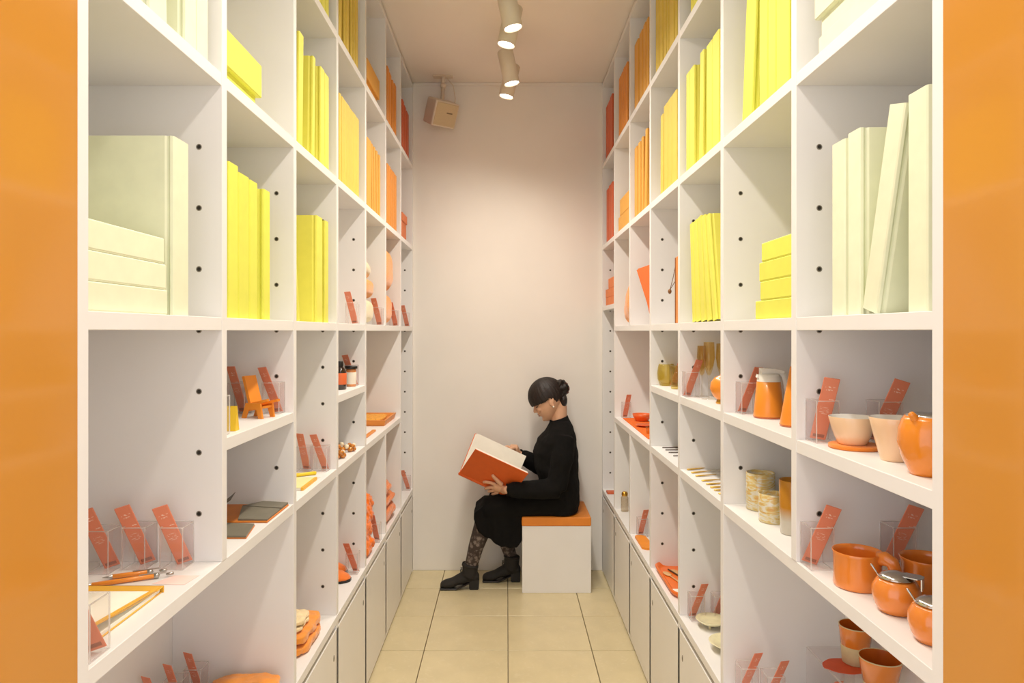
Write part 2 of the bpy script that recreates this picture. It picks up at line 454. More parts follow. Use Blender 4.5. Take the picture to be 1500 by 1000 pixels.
# (side, bay, row): [(px_left, px_right, height, lean of the top towards the far end)]
BOOKS = {
 (-1, 0, 'A'): [(254, 277, .330, 0)],
 (-1, 0, 'B'): [(220, 246, .345, -.012), (272, 288.5, .340, 0), (289, 305.5, .345, 0)],
 (-1, 1, 'A'): [(335, 349.4, .346, 0), (349.8, 365.3, .335, 0), (365.8, 377.6, .333, 0), (386.5, 395.9, .330, 0)],
 (-1, 2, 'A'): [(464, 472.5, .345, 0), (476.5, 481.2, .345, 0)],
 (-1, 2, 'B'): [(437, 443.5, .345, .012), (457.5, 461, .330, .012), (470, 475.6, .332, 0), (476, 482, .330, 0)],
 (-1, 2, 'C'): [(467, 471, .33, 0), (472, 477, .33, 0), (478, 482, .33, 0)],
 (-1, 3, 'B'): [(497.5, 500, .333, 0), (501, 504, .333, 0), (504.2, 508, .332, 0), (508.2, 512.5, .333, 0), (512.7, 517.3, .331, 0), (517.5, 521.8, .333, 0), (522, 526, .332, 0)],
 (-1, 3, 'C'): [(497, 500.4, .335, .015), (504.8, 506.5, .33, 0), (508, 511.4, .325, 0), (514.6, 516.6, .33, 0), (518, 520.2, .325, 0), (521, 524.6, .33, 0)],
 (-1, 4, 'B'): [(538, 544, .313, 0), (545.6, 547.6, .310, -.018), (548.6, 550.8, .31, -.015), (552.2, 554.2, .308, -.012), (555, 557.2, .305, 0)],
 (-1, 5, 'B'): [(567.5, 569.6, .321, 0), (570, 572.4, .322, 0), (572.9, 575.4, .318, 0), (575.8, 578, .32, 0), (578.4, 581, .318, 0)],
 (-1, 5, 'C'): [(567.5, 570.4, .31, 0), (570.6, 573.4, .30, 0), (575, 576.7, .295, 0), (578, 580.6, .30, 0)],
 (-1, 6, 'C'): [(589.5, 592, .31, 0), (592.4, 595, .30, 0), (595.6, 598.8, .295, 0)],
 (1, 0, 'A'): [(1218, 1238, .326, 0), (1241, 1260, .330, 0), (1262, 1284, .338, -.086), (1329, 1359.5, .336, 0)],
 (1, 1, 'B'): [(1086.5, 1101, .40, -.045), (1112, 1124, .40, 0), (1124.5, 1136, .40, 0), (1136.5, 1156, .40, 0)],
 (1, 2, 'A'): [(1014, 1018.5, .334, .034), (1019.5, 1025.5, .335, .040), (1027, 1033, .340, .048), (1035.5, 1040.5, .338, .062), (1044, 1049, .335, .075)],
 (1, 2, 'B'): [(1005, 1010, .346, 0), (1010.3, 1016.5, .345, 0), (1023.5, 1029, .350, -.014), (1034.5, 1043, .344, 0), (1043.4, 1053, .346, 0)],
 (1, 2, 'C'): [(1011.5, 1015.5, .33, 0), (1016, 1020, .33, 0)],
 (1, 3, 'B'): [(967.2, 971, .325, -.006), (972.3, 978, .346, 0), (978.3, 984, .346, 0), (984.3, 991, .346, 0)],
 (1, 3, 'C'): [(960.5, 965, .33, 0), (966, 970, .335, 0), (971.6, 975.4, .33, 0), (976.6, 979, .32, 0), (980, 986.6, .335, 0), (988.6, 991, .33, 0)],
 (1, 4, 'B'): [(929.4, 933.2, .345, 0), (934.8, 937.6, .346, 0), (939.4, 941.8, .35, 0), (943.4, 946, .36, -.03)],
 (1, 4, 'C'): [(929.4, 934.6, .335, 0), (936.4, 940.8, .335, 0), (942, 945.6, .335, 0), (946.6, 949.4, .33, 0)],
 (1, 5, 'C'): [(906.4, 909.2, .343, 0), (909.6, 912, .342, 0), (912.6, 914.8, .345, 0), (915.6, 918.8, .34, 0)],
 (1, 6, 'B'): [(888.4, 891.2, .335, 0), (891.7, 893.6, .34, 0), (894.2, 897.4, .34, 0)],
 (1, 6, 'C'): [(887.6, 890.2, .345, 0), (890.6, 893, .345, 0), (893.4, 896.8, .35, 0)],
}
BAYN = ['first', 'second', 'third', 'fourth', 'fifth', 'sixth', 'last']
for (s, bay, row), lst in BOOKS.items():
    side = 'left' if s < 0 else 'right'
    c = abs(XF[s]) + .016
    lo, hi = YK[bay] + TU + .001, YK[bay + 1] - .001
    items = []
    for i, (p0, p1, h, lean) in enumerate(lst):
        ya, yb = Yat(p0, c), Yat(p1, c)
        items.append([min(ya, yb), max(ya, yb), h, lean, i])
    items.sort()
    prev = lo
    for it in items:
        it[0] = max(it[0], prev + .0006); it[1] = min(max(it[1], it[0] + .006), hi)
        prev = it[1]
        y0, y1, h, lean, i = it
        pos = '%s from left' % ORD[i] if len(lst) > 1 else 'upright'
        lab = '%s book, %s in %s bay, %s, %s bookcase' % (BNAME[bay], pos, BAYN[bay], ROWN[row], side)
        make_book(s, y0, y1, h, ROWZ[row], BM[bay], lab, lean, group='%s books in %s bay, %s, %s' % (BNAME[bay], BAYN[bay], ROWN[row], side))

# leaning book in the third bay on the left (rests against the near upright)
make_book(-1, 2.035, 2.052, .30, A_T, BM[2], 'slim yellow book leaning against upright in third bay, left bookcase', -.055)
# thin orange book at the near edge of the fourth bay
make_book(-1, 2.456, 2.468, .20, A_T, BM[4], 'slim amber book barely showing beside upright, fourth bay, left bookcase', 0, .02)

# ------------------------------------------------------------------ storage boxes
def lidded_box(s, y0, y1, z0, h, lid, mat, label, over=.006, dep=.26, inset=.02, group=None):
    root = thing('storage_box', label, 'box', ((XF[s] + s * inset), (y0 + y1) / 2, z0), group=group)
    w = y1 - y0
    def bx(b, x0, x1, *r, **k):
        return b.box(min(s * x0, s * x1), max(s * x0, s * x1), *r, **k)
    b = MB(); bx(b, over, dep - over, -w / 2 + over, w / 2 - over, 0, h - .004, bev=.0012); b.build('body', mat, root)
    b = MB(); bx(b, 0, dep, -w / 2, w / 2, h - lid, h, bev=.002); b.build('lid', mat, root)
    return root
def span(p0, p1, s, inset=.02):
    c = abs(XF[s]) + inset
    a, b = Yat(p0, c), Yat(p1, c)
    return min(a, b), max(a, b)
# three cream boxes in the nearest left bay
for i, (px, h) in enumerate(((245.5, .0455), (243.5, .0455), (241, .046))):
    _, y1 = span(100, px, -1)
    lidded_box(-1, YK[0] + TU + .006, y1, A_T + sum((.0455, .0455, .046)[:i]) + i * .0004, h, h - .0015, BM[0],
               'flat cream box, %s of the stack of three, first bay, left bookcase' % ('lowest', 'middle', 'topmost')[i], .001, .27, group='cream boxes on the left')
y0, y1 = span(333, 383.5, -1)
lidded_box(-1, max(y0, YK[1] + TU + .003), y1, B_T, .126, .082, BM[1], 'lemon yellow lidded box in second bay, middle book row, left bookcase', .012, .28)
y0, y1 = span(538, 556, -1)
lidded_box(-1, max(y0, YK[4] + TU + .003), y1, C_T, .156, .09, BM[4], 'amber lidded box in fifth bay, top book row, left bookcase', .012, .26)
y0, y1 = span(589.5, 596.5, -1)
lidded_box(-1, max(y0, YK[6] + TU + .003), y1, B_T, .165, .05, pm('coral_box', '#e0783f', .55, .03), 'coral lidded box in last bay, middle book row, left bookcase', .006, .22)
# right side
for i, (px, h) in enumerate(((1106.5, .046), (1113.5, .046), (1112, .047), (1115.5, .046))):
    _, y1 = span(px, 1180, 1)
    lidded_box(1, YK[1] + TU + .004, y1, A_T + sum((.046, .046, .047, .046)[:i]) + i * .0004, h, h - .0015, BM[1],
               'flat lemon yellow box, %s of four stacked, second bay, right bookcase' % ('lowest', 'second up', 'third up', 'topmost')[i], .001, .26, group='yellow boxes on the right')
lidded_box(1, YK[0] + TU + .01, Yat(1199, .626), B_T, .0475, .046, BM[0], 'flat cream box under a lidded one, first bay, right bookcase', .001, .27)
lidded_box(1, YK[0] + TU + .012, Yat(1193, .626), B_T + .048, .13, .088, BM[0], 'cream lidded box atop a flat one, first bay, right bookcase', .010, .27)
y0 = YK[5] + TU + .006
lidded_box(1, y0, Yat(906, .622), B_T, .089, .087, BM[4], 'amber box under another, sixth bay, middle book row, right bookcase', .001, .24, .016)
lidded_box(1, y0 + .002, Yat(908, .622), B_T + .0895, .09, .088, BM[4], 'amber box on top of another, sixth bay, middle row, right bookcase', .001, .24, .016)
z6 = zs(1) + TS
y0 = YK[6] + TU + .006
CORB = pm('orange_box', '#ea8038', .55, .03)
for i, (px, h) in enumerate(((887.6, .050), (887.2, .052), (891.2, .060))):
    lidded_box(1, y0, Yat(px, .622), z6 + (0, .0504, .1028)[i], h, h - .0015, CORB,
               'orange box, %s of three stacked, last bay, right bookcase' % ('lowest', 'middle', 'topmost')[i], .001, .22, .016, group='orange boxes on the right')

# ------------------------------------------------------------------ acrylic label holders with coral cards
def card_mat():
    m = pm('coral_card', '#e88a68', .5, .05, 12, rnd=.05)
    nt = m.node_tree; N = nt.nodes; L = nt.links
    b = N['Principled BSDF']; src = b.inputs['Base Color'].links[0].from_socket
    tc = N.new('ShaderNodeTexCoord'); sp = N.new('ShaderNodeSeparateXYZ'); L.new(tc.outputs['Generated'], sp.inputs[0])
    def rng(sock, lo, hi):
        a = N.new('ShaderNodeMath'); a.operation = 'GREATER_THAN'; a.inputs[1].default_value = lo; L.new(sock, a.inputs[0])
        c = N.new('ShaderNodeMath'); c.operation = 'LESS_THAN'; c.inputs[1].default_value = hi; L.new(sock, c.inputs[0])
        d = N.new('ShaderNodeMath'); d.operation = 'MULTIPLY'; L.new(a.outputs[0], d.inputs[0]); L.new(c.outputs[0], d.inputs[1]); return d.outputs[0]
    def mul(a, c):
        d = N.new('ShaderNodeMath'); d.operation = 'MULTIPLY'; L.new(a, d.inputs[0]); L.new(c, d.inputs[1]); return d.outputs[0]
    def add(a, c):
        d = N.new('ShaderNodeMath'); d.operation = 'MAXIMUM'; L.new(a, d.inputs[0]); L.new(c, d.inputs[1]); return d.outputs[0]
    nz = N.new('ShaderNodeTexNoise'); nz.inputs['Scale'].default_value = 240; nz.inputs['Detail'].default_value = 1
    L.new(tc.outputs['Object'], nz.inputs['Vector'])
    dash = rng(nz.outputs['Fac'], .49, 2)
    title = mul(rng(sp.outputs['Z'], .845, .868), rng(sp.outputs['X'], .2, .8))
    title = add(title, mul(rng(sp.outputs['Z'], .80, .818), rng(sp.outputs['X'], .3, .7)))
    title = add(title, mul(rng(sp.outputs['Z'], .655, .67), rng(sp.outputs['X'], .6, .9)))
    for z in (.52, .495, .47, .445, .42): title = add(title, mul(rng(sp.outputs['Z'], z, z + .008), rng(sp.outputs['X'], .2, .8)))
    white = mul(title, dash)
    mx = N.new('ShaderNodeMixRGB'); mx.inputs[2].default_value = lin('#f6cdb8') + (1,)
    L.new(white, mx.inputs[0]); L.new(src, mx.inputs[1])
    wv = N.new('ShaderNodeTexWave'); wv.inputs['Scale'].default_value = 260; L.new(tc.outputs['Object'], wv.inputs['Vector'])
    bar = mul(mul(rng(sp.outputs['Z'], .035, .085), rng(sp.outputs['X'], .15, .85)), rng(wv.outputs['Fac'], .35, 2))
    mx2 = N.new('ShaderNodeMixRGB'); mx2.inputs[2].default_value = lin('#5a3a34') + (1,)
    L.new(bar, mx2.inputs[0]); L.new(mx.outputs[0], mx2.inputs[1]); L.new(mx2.outputs[0], b.inputs['Base Color'])
    return m
CARD = card_mat()
def cup_mesh(w=.046, d=.05, h=.086):
    b = MB()
    c = [(-w / 2, -d / 2), (w / 2, -d / 2), (w / 2, d / 2), (-w / 2, d / 2)]
    lo = [b.bm.verts.new((x, y, .001)) for x, y in c]; hi = [b.bm.verts.new((x, y, h)) for x, y in c]
    for i in range(4): b.bm.faces.new([lo[i], lo[(i + 1) % 4], hi[(i + 1) % 4], hi[i]])
    b.bm.faces.new(lo[::-1])
    e = .0009
    for x, y in c: b.box(x - e, x + e, y - e, y + e, 0, h, 0, 1)
    for z0, z1 in ((0, .0016), (h - .0012, h + .0004)):
        for i in range(4):
            (x0, y0), (x1, y1) = c[i], c[(i + 1) % 4]
            b.box(min(x0, x1) - e, max(x0, x1) + e, min(y0, y1) - e, max(y0, y1) + e, z0, z1, 0, 1)
    me = b.mesh('cup'); me.materials.append(ACRY); me.materials.append(ACRYE); return me
CUP = cup_mesh()
CARDM = MB().box(-.0155, .0155, -.0011, .0011, 0, .135, .001).mesh('label_card'); CARDM.materials.append(CARD)

def holder(x, y, z, s, where, lean=1.0, cards=1, yaw=0, nocard=False):
    o = bpy.data.objects.new('label_holder', CUP); C.objects.link(o)
    o.location = (x, y, z); o.rotation_euler = (0, 0, yaw)
    tag(o, 'clear acrylic label holder %s' % where, 'label holder', 'acrylic label holders')
    if nocard: return
    u = Vector((s * .032 * lean, -.036, .118)).normalized()
    w = Vector((1, (-s * .22) if y < 1.6 else s * .4, 0)); w = (w - u * w.dot(u)).normalized()
    n = w.cross(u)
    base = Vector((x - s * .010 * lean, y + .014, z + .0035))
    M = Matrix(((w.x, n.x, u.x, base.x), (w.y, n.y, u.y, base.y), (w.z, n.z, u.z, base.z), (0, 0, 0, 1)))
    c = bpy.data.objects.new('label_card', CARDM); C.objects.link(c); c.matrix_world = M
    tag(c, 'coral paper label card %s' % where.replace('holding', 'with'), 'label card', 'coral label cards')

def on(px, py, dz): return ground(px, py, dz)
def hold(px, py, dz, s, where, **k):
    """px, py: middle of the holder's front foot"""
    g = on(px, py, dz)
    x = g.x; y = g.y + .0255
    # keep it inside its bay and behind the shelf front
    for yk in YK[1:]:
        if yk - .05 < y < yk + .03: y = min(y, yk - .027)
    if s < 0: x = min(x, XF[-1] - .026)
    else: x = max(x, XF[1] + .026)
    holder(x, y, g.z + .0003, s, where, **k)

# left bookcase
hold(141, 842, S2, -1, 'cut off by first upright, behind the orange pens')
hold(199, 833, S2, -1, 'beside the pens, left of two on first bay shelf')
hold(254, 833, S2, -1, 'beside the pens, right of two on first bay shelf')
holder(-.628, 1.03, H + S2 + .0003, -1, 'at the near edge of shelf, before the open notebook')
holder(-.845, 1.885, H + LG + .0003, -1, 'rightmost of three on the lowest left ledge', lean=.5)
holder(-.868, 1.820, H + LG + .0003, -1, 'middle of three on the lowest left ledge', lean=.5)
holder(-.89, 1.755, H + LG + .0003, -1, 'leftmost of three on the lowest left ledge', lean=.5)
hold(349, 606, S1, -1, 'behind the miniature orange chair', lean=.6)
hold(402, 605, S1, -1, 'right of the miniature orange chair')
holder(-.635, 1.505, H + S1 + .0003, -1, 'beside the yellow tent card', nocard=True)
hold(445, 690, S2, -1, 'left of two by the yellow pen case', lean=.4)
hold(469, 691, S2, -1, 'right of two by the yellow pen case')
hold(443, 898, LG, -1, 'behind cream folded cloth on lower left ledge')
hold(472, 898, LG, -1, 'behind folded orange cloth on lower left ledge')
hold(516, 478.5 + 6 + 80, S1, -1, 'behind the white-labelled jar')
hold(515, 842, LG, -1, 'beside the orange slippers')
hold(553, 795, LG, -1, 'beside the orange fluffy scarf', lean=.5)
holder(-.628, 4.345, H + LG + .0003, -1, 'in last bay of left ledge')
for i, (px, bay, wh) in enumerate(((516, 3, 'alone in fourth bay of eye-level left shelf'), (553, 4, 'beside the cream and orange cushions'), (578, 5, 'beside the stacked orange cushions'), (594, 6, 'in last bay of eye-level left shelf'))):
    y = min(Yat(px, .63), YK[bay + 1] - .03)
    holder(-.628, y, A_T + .0003, -1, wh, lean=.7)
# right bookcase
hold(1208, 648, S1, 1, 'beside the peach bowl', lean=.35)
holder(.765, 1.405, H + S1 + .0003, 1, 'behind the large orange teapot')
hold(1205, 836, S2, 1, 'left of the orange mug')
hold(1320, 832, S2, 1, 'behind the two orange mugs')
holder(.655, 1.89, H + LG + .0003, 1, 'left of two on the lowest right ledge')
holder(.708, 1.845, H + LG + .0003, 1, 'right of two on the lowest right ledge')
holder(.80, 1.74, H + LG + .0003, 1, 'in front of the clear riser, left one')
holder(.855, 1.70, H + LG + .0003, 1, 'in front of the clear riser, right one')
hold(1093, 605, S1, 1, 'left of the orange thermal jug')
hold(1012, 581, S1, 1, 'beside the champagne glasses')
holder(.70, 2.86, H + S1 + .0003, 1, 'behind the amber round glass')
hold(916, 611, S2, 1, 'beside the orange bowl on the mat', lean=.5)
hold(1020, 906, LG, 1, 'behind the cream dishes, left one')
holder(.735, 2.395, H + LG + .0003, 1, 'behind the cream dishes, right one')
hold(942, 786, LG, 1, 'behind the orange board on right ledge', lean=.6)
hold(893, 714, LG, 1, 'in last bay of right ledge', lean=.5)

# ------------------------------------------------------------------ things on the left shelves
ORC = pm('orange_lacquer', '#f2942f', .3, .04, 8, coat=.3)
ORF = pm('orange_felt', '#f08a2c', .95, .08, 60, .5, 900, sheen=.3)
TERRA = pm('orange_glazed_ceramic', '#e88730', .25, .06, 10, coat=.7)
PEACH = pm('peach_glaze', '#f4cfa6', .28, .03, 10, coat=.5)
GOLDY = pm('yellow_cloth_cover', '#eeb43a', .5, .04)
STEEL = pm('polished_steel', '#cfcdca', .16, .04, metal=1)
def pen(p0, p1, label):
    p0, p1 = Vector(p0), Vector(p1)
    d = p1 - p0; Ln = d.length
    t = thing('pen', label, 'pen', p0, group='orange pens on the first shelf')
    t.rotation_euler = d.to_track_quat('X', 'Z').to_euler()
    r = .0045
    MB().tube([(.018, 0, 0), (Ln - .028, 0, 0)], r, 12).build('barrel', ORC, t)
    MB().tube([(.0, 0, 0), (.004, 0, 0), (.019, 0, 0)], [.0008, .0014, .0040], 10).build('tip', METAL, t)
    MB().tube([(Ln - .034, 0, 0), (Ln - .026, 0, 0)], r + .0005, 12).build('ring', METAL, t)
    MB().tube([(Ln - .012, 0, 0), (Ln, 0, 0)], .0026, 10).build('push_button', METAL, t)
    MB().box(Ln - .06, Ln - .012, -.0015, .0015, .0048, .0062, .0004).build('clip', METAL, t)
g0, g1 = on(150, 850, S2), on(244, 838.5, S2)
pen(g0 + Vector((0, 0, .0052)), g1 + Vector((0, 0, .0058)), 'orange push-button pen nearest the label holders')
g0, g1 = on(118, 863, S2), on(254, 843.5, S2)
pen(g0 + Vector((0, 0, .0052)), g1 + Vector((0, 0, .0058)), 'longer orange push-button pen next to the notebook')
def flat(name, corners, dz, th, mat, label, cat, group=None):
    ps = [on(px, py, dz) for px, py in corners]
    o = ps[0].copy()
    pts = [(p - o) + Vector((0, 0, .0003)) for p in ps]
    b = MB(); b.hexa(pts + [p + Vector((0, 0, th)) for p in pts]); bmesh.ops.recalc_face_normals(b.bm, faces=b.bm.faces)
    ob = b.build(name, mat, None, o)
    return tag(ob, label, cat, group)
flat('paper_slip', [(222, 855.5), (270, 856.5), (292, 843), (254, 843)], S2, .0004, pm('pink_paper', '#f6d9d0', .8, .02), 'pale pink paper slip lying beside the orange pens', 'paper')
# notebook lying open a little, spine to the back
t = thing('notebook', 'cream notebook with yellow spine lying half open on first shelf', 'notebook', on(237, 868, S2))
w = .19
MB().box(-w, 0, -.205, .0, .0004, .0024, .0006).build('back_cover', GOLDY, t)
MB().box(-w, -.002, -.2, -.004, .0026, .0085).build('page_block', PAPER, t)
b = MB()
n = 10
top, bot = [], []
for i in range(n + 1):
    yy = -.21 * i / n; zz = .0092 + .018 * (i / n) ** 1.6
    for xx in (-w, 0.0):
        top.append(b.bm.verts.new((xx, yy, zz + .0016))); bot.append(b.bm.verts.new((xx, yy, zz)))
for i in range(n):
    a = 2 * i
    b.bm.faces.new([top[a], top[a + 1], top[a + 3], top[a + 2]]).smooth = True
    b.bm.faces.new([bot[a], bot[a + 2], bot[a + 3], bot[a + 1]]).smooth = True
    f = b.bm.faces.new([top[a + 1], bot[a + 1], bot[a + 3], top[a + 3]]); f.material_index = 1
    b.bm.faces.new([top[a], top[a + 2], bot[a + 2], bot[a]])
b.bm.faces.new([top[-1], bot[-1], bot[-2], top[-2]]).material_index = 1
b.build('front_cover', [pm('cream_cover', '#f8f3e2', .6, .02), GOLDY], t, recalc=True)
b = MB(); b.box(-w, .003, -.022, .003, .0105, .0125, .0005); b.box(-w, .003, .0008, .003, .0004, .0125, .0004)
b.build('spine_tape', GOLDY, t)
b = MB(); b.prism([(-.0005, .011), (-.0005, .0130), (-.2095, .0295), (-.2095, .0272)], -.006, .0012, 'x'); b.build('edge_tape', GOLDY, t)

def folded(name, x0, x1, y0, y1, z, layers, mat, label, cat, seed=0, group=None):
    """cloth folded into soft layers, each fold a part"""
    t = thing(name, label, cat, ((x0 + x1) / 2, (y0 + y1) / 2, z), group=group)
    zz = .0005
    for i, h in enumerate(layers):
        k = .006 * i
        b = soft(x1 - x0 - k, y1 - y0 - k, h, 5, 22, .0075, 22, seed + i)
        b.noise(.0035, 60, seed + 9 + i, 0.0)
        b.build('fold', mat, t, (random.uniform(-.002, .002), random.uniform(-.003, .003), zz))
        zz += h * .93
    return t
ORCL = pm('orange_cotton', '#f59a36', .95, .08, 40, .6, 500, sheen=.4)
CRCL = pm('cream_cotton', '#f7dfae', .95, .06, 40, .5, 500, sheen=.4)
folded('folded_towel', -.79, -.607, 1.69, 1.915, H + LG, (.03, .03), ORCL, 'orange folded cloth pouch at bottom edge, left lowest ledge', 'towel', 3)
b = MB().box(-.011, .011, -.006, .006, 0, .008, .002)
tag(b.build('toggle', BLACK, None, (-.665, 1.83, H + LG + .0565)), 'small black toggle on the orange pouch, bottom left', 'toggle')

# miniature orange chair (phone stand)
t = thing('miniature_chair', 'miniature orange wooden chair stand on left shelf', 'miniature chair', tuple(on(377, 613, S1)) , (0, 0, math.radians(-20)))
leg = [(-.048, 0), (-.036, 0), (-.028, .022), (-.002, .026), (.006, 0), (.018, 0), (.012, .040), (-.034, .040)]
MB().prism(leg, -.004, .002, 'y').build('side_panel', ORC, t)
MB().prism(leg, .042, .048, 'y').build('side_panel', ORC, t)
MB().prism([(-.034, .030), (.010, .040), (.030, .046), (.030, .052), (.008, .047), (-.036, .037)], -.001, .009, 'y').build('arm', ORC, t)
MB().prism([(-.02, .030), (.034, .042), (.034, .049), (-.02, .037)], .034, .047, 'y').build('arm', ORC, t)
MB().prism([(-.030, .018), (.012, .026), (.012, .032), (-.030, .024)], .002, .042, 'y').build('seat', ORC, t)
MB().prism([(-.026, .026), (-.018, .028), (-.042, .110), (-.050, .108)], .000, .044, 'y').build('backrest', ORC, t)
b = MB(); b.prism([(-.012, 0), (.012, 0), (0, .056)], -.016, .016, 'x')
tag(b.build('tent_card', pm('bright_yellow_card', '#f0c62e', .5, .03), None, tuple(on(341, 631, S1) + Vector((-.008, .006, .0003)))), 'small yellow tent card at near edge of left shelf', 'card')

# leather cases with orange lining
LEA = pm('black_leather_grey_sheen', '#767060', .42, .06, 30, .15, 600)  # black leather; its glossy reflection is put into the lighter grey colour
LIN = pm('orange_leather_lining', '#d9802c', .5, .05, 30, .15, 500)
t = thing('leather_pouch', 'grey-gleaming black leather pouch with raised orange-lined flap', 'pouch', (-.603, 1.745, H + S2))
MB().box(-.20, 0, 0, .172, .0004, .005, .001).build('base_panel', LIN, t)
b = MB(); b.hexa([(-.075, .004, .0052), (-.002, .004, .0052), (-.002, .110, .0052), (-.105, .110, .0052), (-.075, .004, .010), (-.002, .004, .0085), (-.002, .110, .0085), (-.105, .110, .016)]); b.build('front_flap', LEA, t, recalc=True)
b = MB(); b.hexa([(-.105, .114, .0052), (-.002, .114, .0052), (-.002, .172, .0052), (-.07, .172, .0052), (-.105, .114, .016), (-.002, .114, .010), (-.002, .172, .010), (-.07, .172, .014)]); b.build('rear_flap', LEA, t, recalc=True)
b = MB()
for i in range(8):
    a0, a1 = i / 8, (i + 1) / 8
    f = lambda a: (-.112 - .10 * a, .08 + .03 * a, .052 * (1 - a) ** 1.7 + .006)
    p, q = Vector(f(a0)), Vector(f(a1))
    b.hexa([tuple(p + Vector((0, -.03, -.012 * (1 - a0)))), tuple(q + Vector((0, -.03, -.012 * (1 - a1)))), tuple(q), tuple(p)] + [tuple(v + Vector((0, .0015, .002))) for v in (p + Vector((0, -.03, -.012 * (1 - a0))), q + Vector((0, -.03, -.012 * (1 - a1))), q, p)])
b.build('raised_flap', LEA, t, recalc=True)
t = thing('wallet', 'flat grey-gleaming black leather wallet in front of the pouch', 'wallet', (-.606, 1.612, H + S2))
b = MB(); b.hexa([(-.14, 0, .0004), (0, 0, .0004), (-.018, .105, .0004), (-.14, .105, .0004), (-.14, 0, .003), (0, 0, .003), (-.018, .105, .003), (-.14, .105, .003)]); b.build('lining', LIN, t, recalc=True)
b = MB(); b.hexa([(-.14, 0, .0032), (-.001, .001, .0032), (-.019, .104, .0032), (-.095, .104, .0032), (-.14, 0, .009), (-.001, .001, .007), (-.019, .104, .007), (-.095, .104, .009)]); b.build('flap', LEA, t, recalc=True)

# yellow pen case and notebook, third bay
p0, p1 = on(434, 698.5, S2), on(463.5, 695, S2)
t = thing('pen_case', 'bright yellow round pen case lying on third bay shelf', 'pen case', p1 + Vector((0, 0, .0063)))
d = p0 - p1
t.rotation_euler = Vector((d.x, d.y, 0)).to_track_quat('X', 'Z').to_euler()
YEL = pm('bright_yellow_plastic', '#f2d22c', .35, .03)
MB().tube([(.004, 0, 0), (.088, 0, 0)], .006, 14).build('tube', YEL, t)
MB().tube([(.002, 0, 0), (.005, 0, 0)], .0055, 14).build('end_cap', YEL, t)
flat('paper_slip', [(436, 701.5), (463, 702.5), (470, 699), (444, 698.6)], S2, .0004, MATS['pink_paper'], 'pale pink paper slip beside the yellow pen case', 'paper')
t = thing('notebook', 'pale yellow notebook with yellow edge on third bay shelf', 'notebook', (-.618, 2.10, H + S2))
MB().box(-.15, 0, 0, .15, .0004, .0075, .0006).build('page_block', PAPER, t)
MB().box(-.15, .001, -.001, .151, .0077, .0095, .0005).build('front_cover', pm('pale_yellow_cover', '#efe3a4', .6, .03), t)
MB().box(-.006, .0022, -.0016, .1515, .0004, .0100, .0004).build('edge_tape', GOLDY, t)

# folded clothes, third bay ledge
folded('folded_shirt', -.80, -.612, 2.10, 2.33, H + LG, (.032, .034), ORCL, 'orange folded cotton cloth on third bay ledge', 'cloth', 11)
folded('folded_cloth', -.79, -.632, 2.125, 2.255, H + LG + .0645, (.018, .018), CRCL, 'cream folded cloth lying on the orange one', 'cloth', 21)

# bottle and jar, fourth bay
g = on(499.5, 570.5, S1)
t = thing('bottle', 'dark brown bottle with orange label on left shelf', 'bottle', g + Vector((-.005, .006, .0003)))
BROWN = pm('dark_brown_glass', '#2a1a12', .12, .05, coat=.6)
MB().lathe([(0, 0), (.022, 0), (.0245, .003), (.0245, .070), (.020, .080), (.011, .088), (.010, .094)], 28).build('body', BROWN, t)
MB().lathe([(.0249, .020), (.0252, .0205), (.0252, .064), (.0249, .0645)], 28).build('label', pm('orange_bottle_label', '#e8703a', .5, .03), t)
MB().lathe([(0, .110), (.011, .110), (.0125, .108), (.0125, .090), (.010, .089)], 24).build('cap', BLACK, t)
g = on(513.5, 566, S1)
t = thing('jar', 'cosmetic jar with black lid and white label', 'jar', g + Vector((0, .01, .0003)))
MB().lathe([(0, 0), (.019, 0), (.021, .003), (.021, .068), (.018, .072)], 28).build('body', pm('amber_gel', '#d98a4c', .2, .05, coat=.6), t)
MB().lathe([(.0213, .010), (.0216, .0105), (.0216, .058), (.0213, .0585)], 28).build('label', pm('white_label', '#f3ead8', .6, .02), t)
MB().lathe([(0, .084), (.024, .084), (.026, .082), (.026, .073), (.018, .072)], 28).build('lid', BLACK, t)

# amber bead strings, fourth bay lower shelf
AMB = pm('amber_bead', '#c87a22', .15, .25, 160, coat=.8); PEARL = pm('pale_bead', '#f4e2c0', .15, .1, 120, coat=.8)
def beads(c, rx, ry, n, label, seed):
    rr = random.Random(seed)
    t = thing('bead_bracelet', label, 'bracelet', c, group='amber bead bracelets')
    for i in range(n):
        a = 2 * PI * i / n
        r = rr.uniform(.0105, .0135)
        b = MB(); b.blob((0, 0, 0), (r, r * .9, r * .85), 1 if i % 3 == 2 else 2)
        b.build('bead', PEARL if i % 4 == 1 else AMB, t, (rx * math.cos(a), ry * math.sin(a), r * .85 + .0004 + (.012 if i % 2 else 0)), (rr.random() * 3, 0, rr.random() * 3))
beads((-.672, 2.79, H + S2), .056, .030, 20, 'amber bead bracelet nearest the upright, fourth bay shelf', 1)
beads((-.655, 2.635, H + S2), .032, .026, 12, 'smaller amber bead bracelet in front, fourth bay shelf', 2)

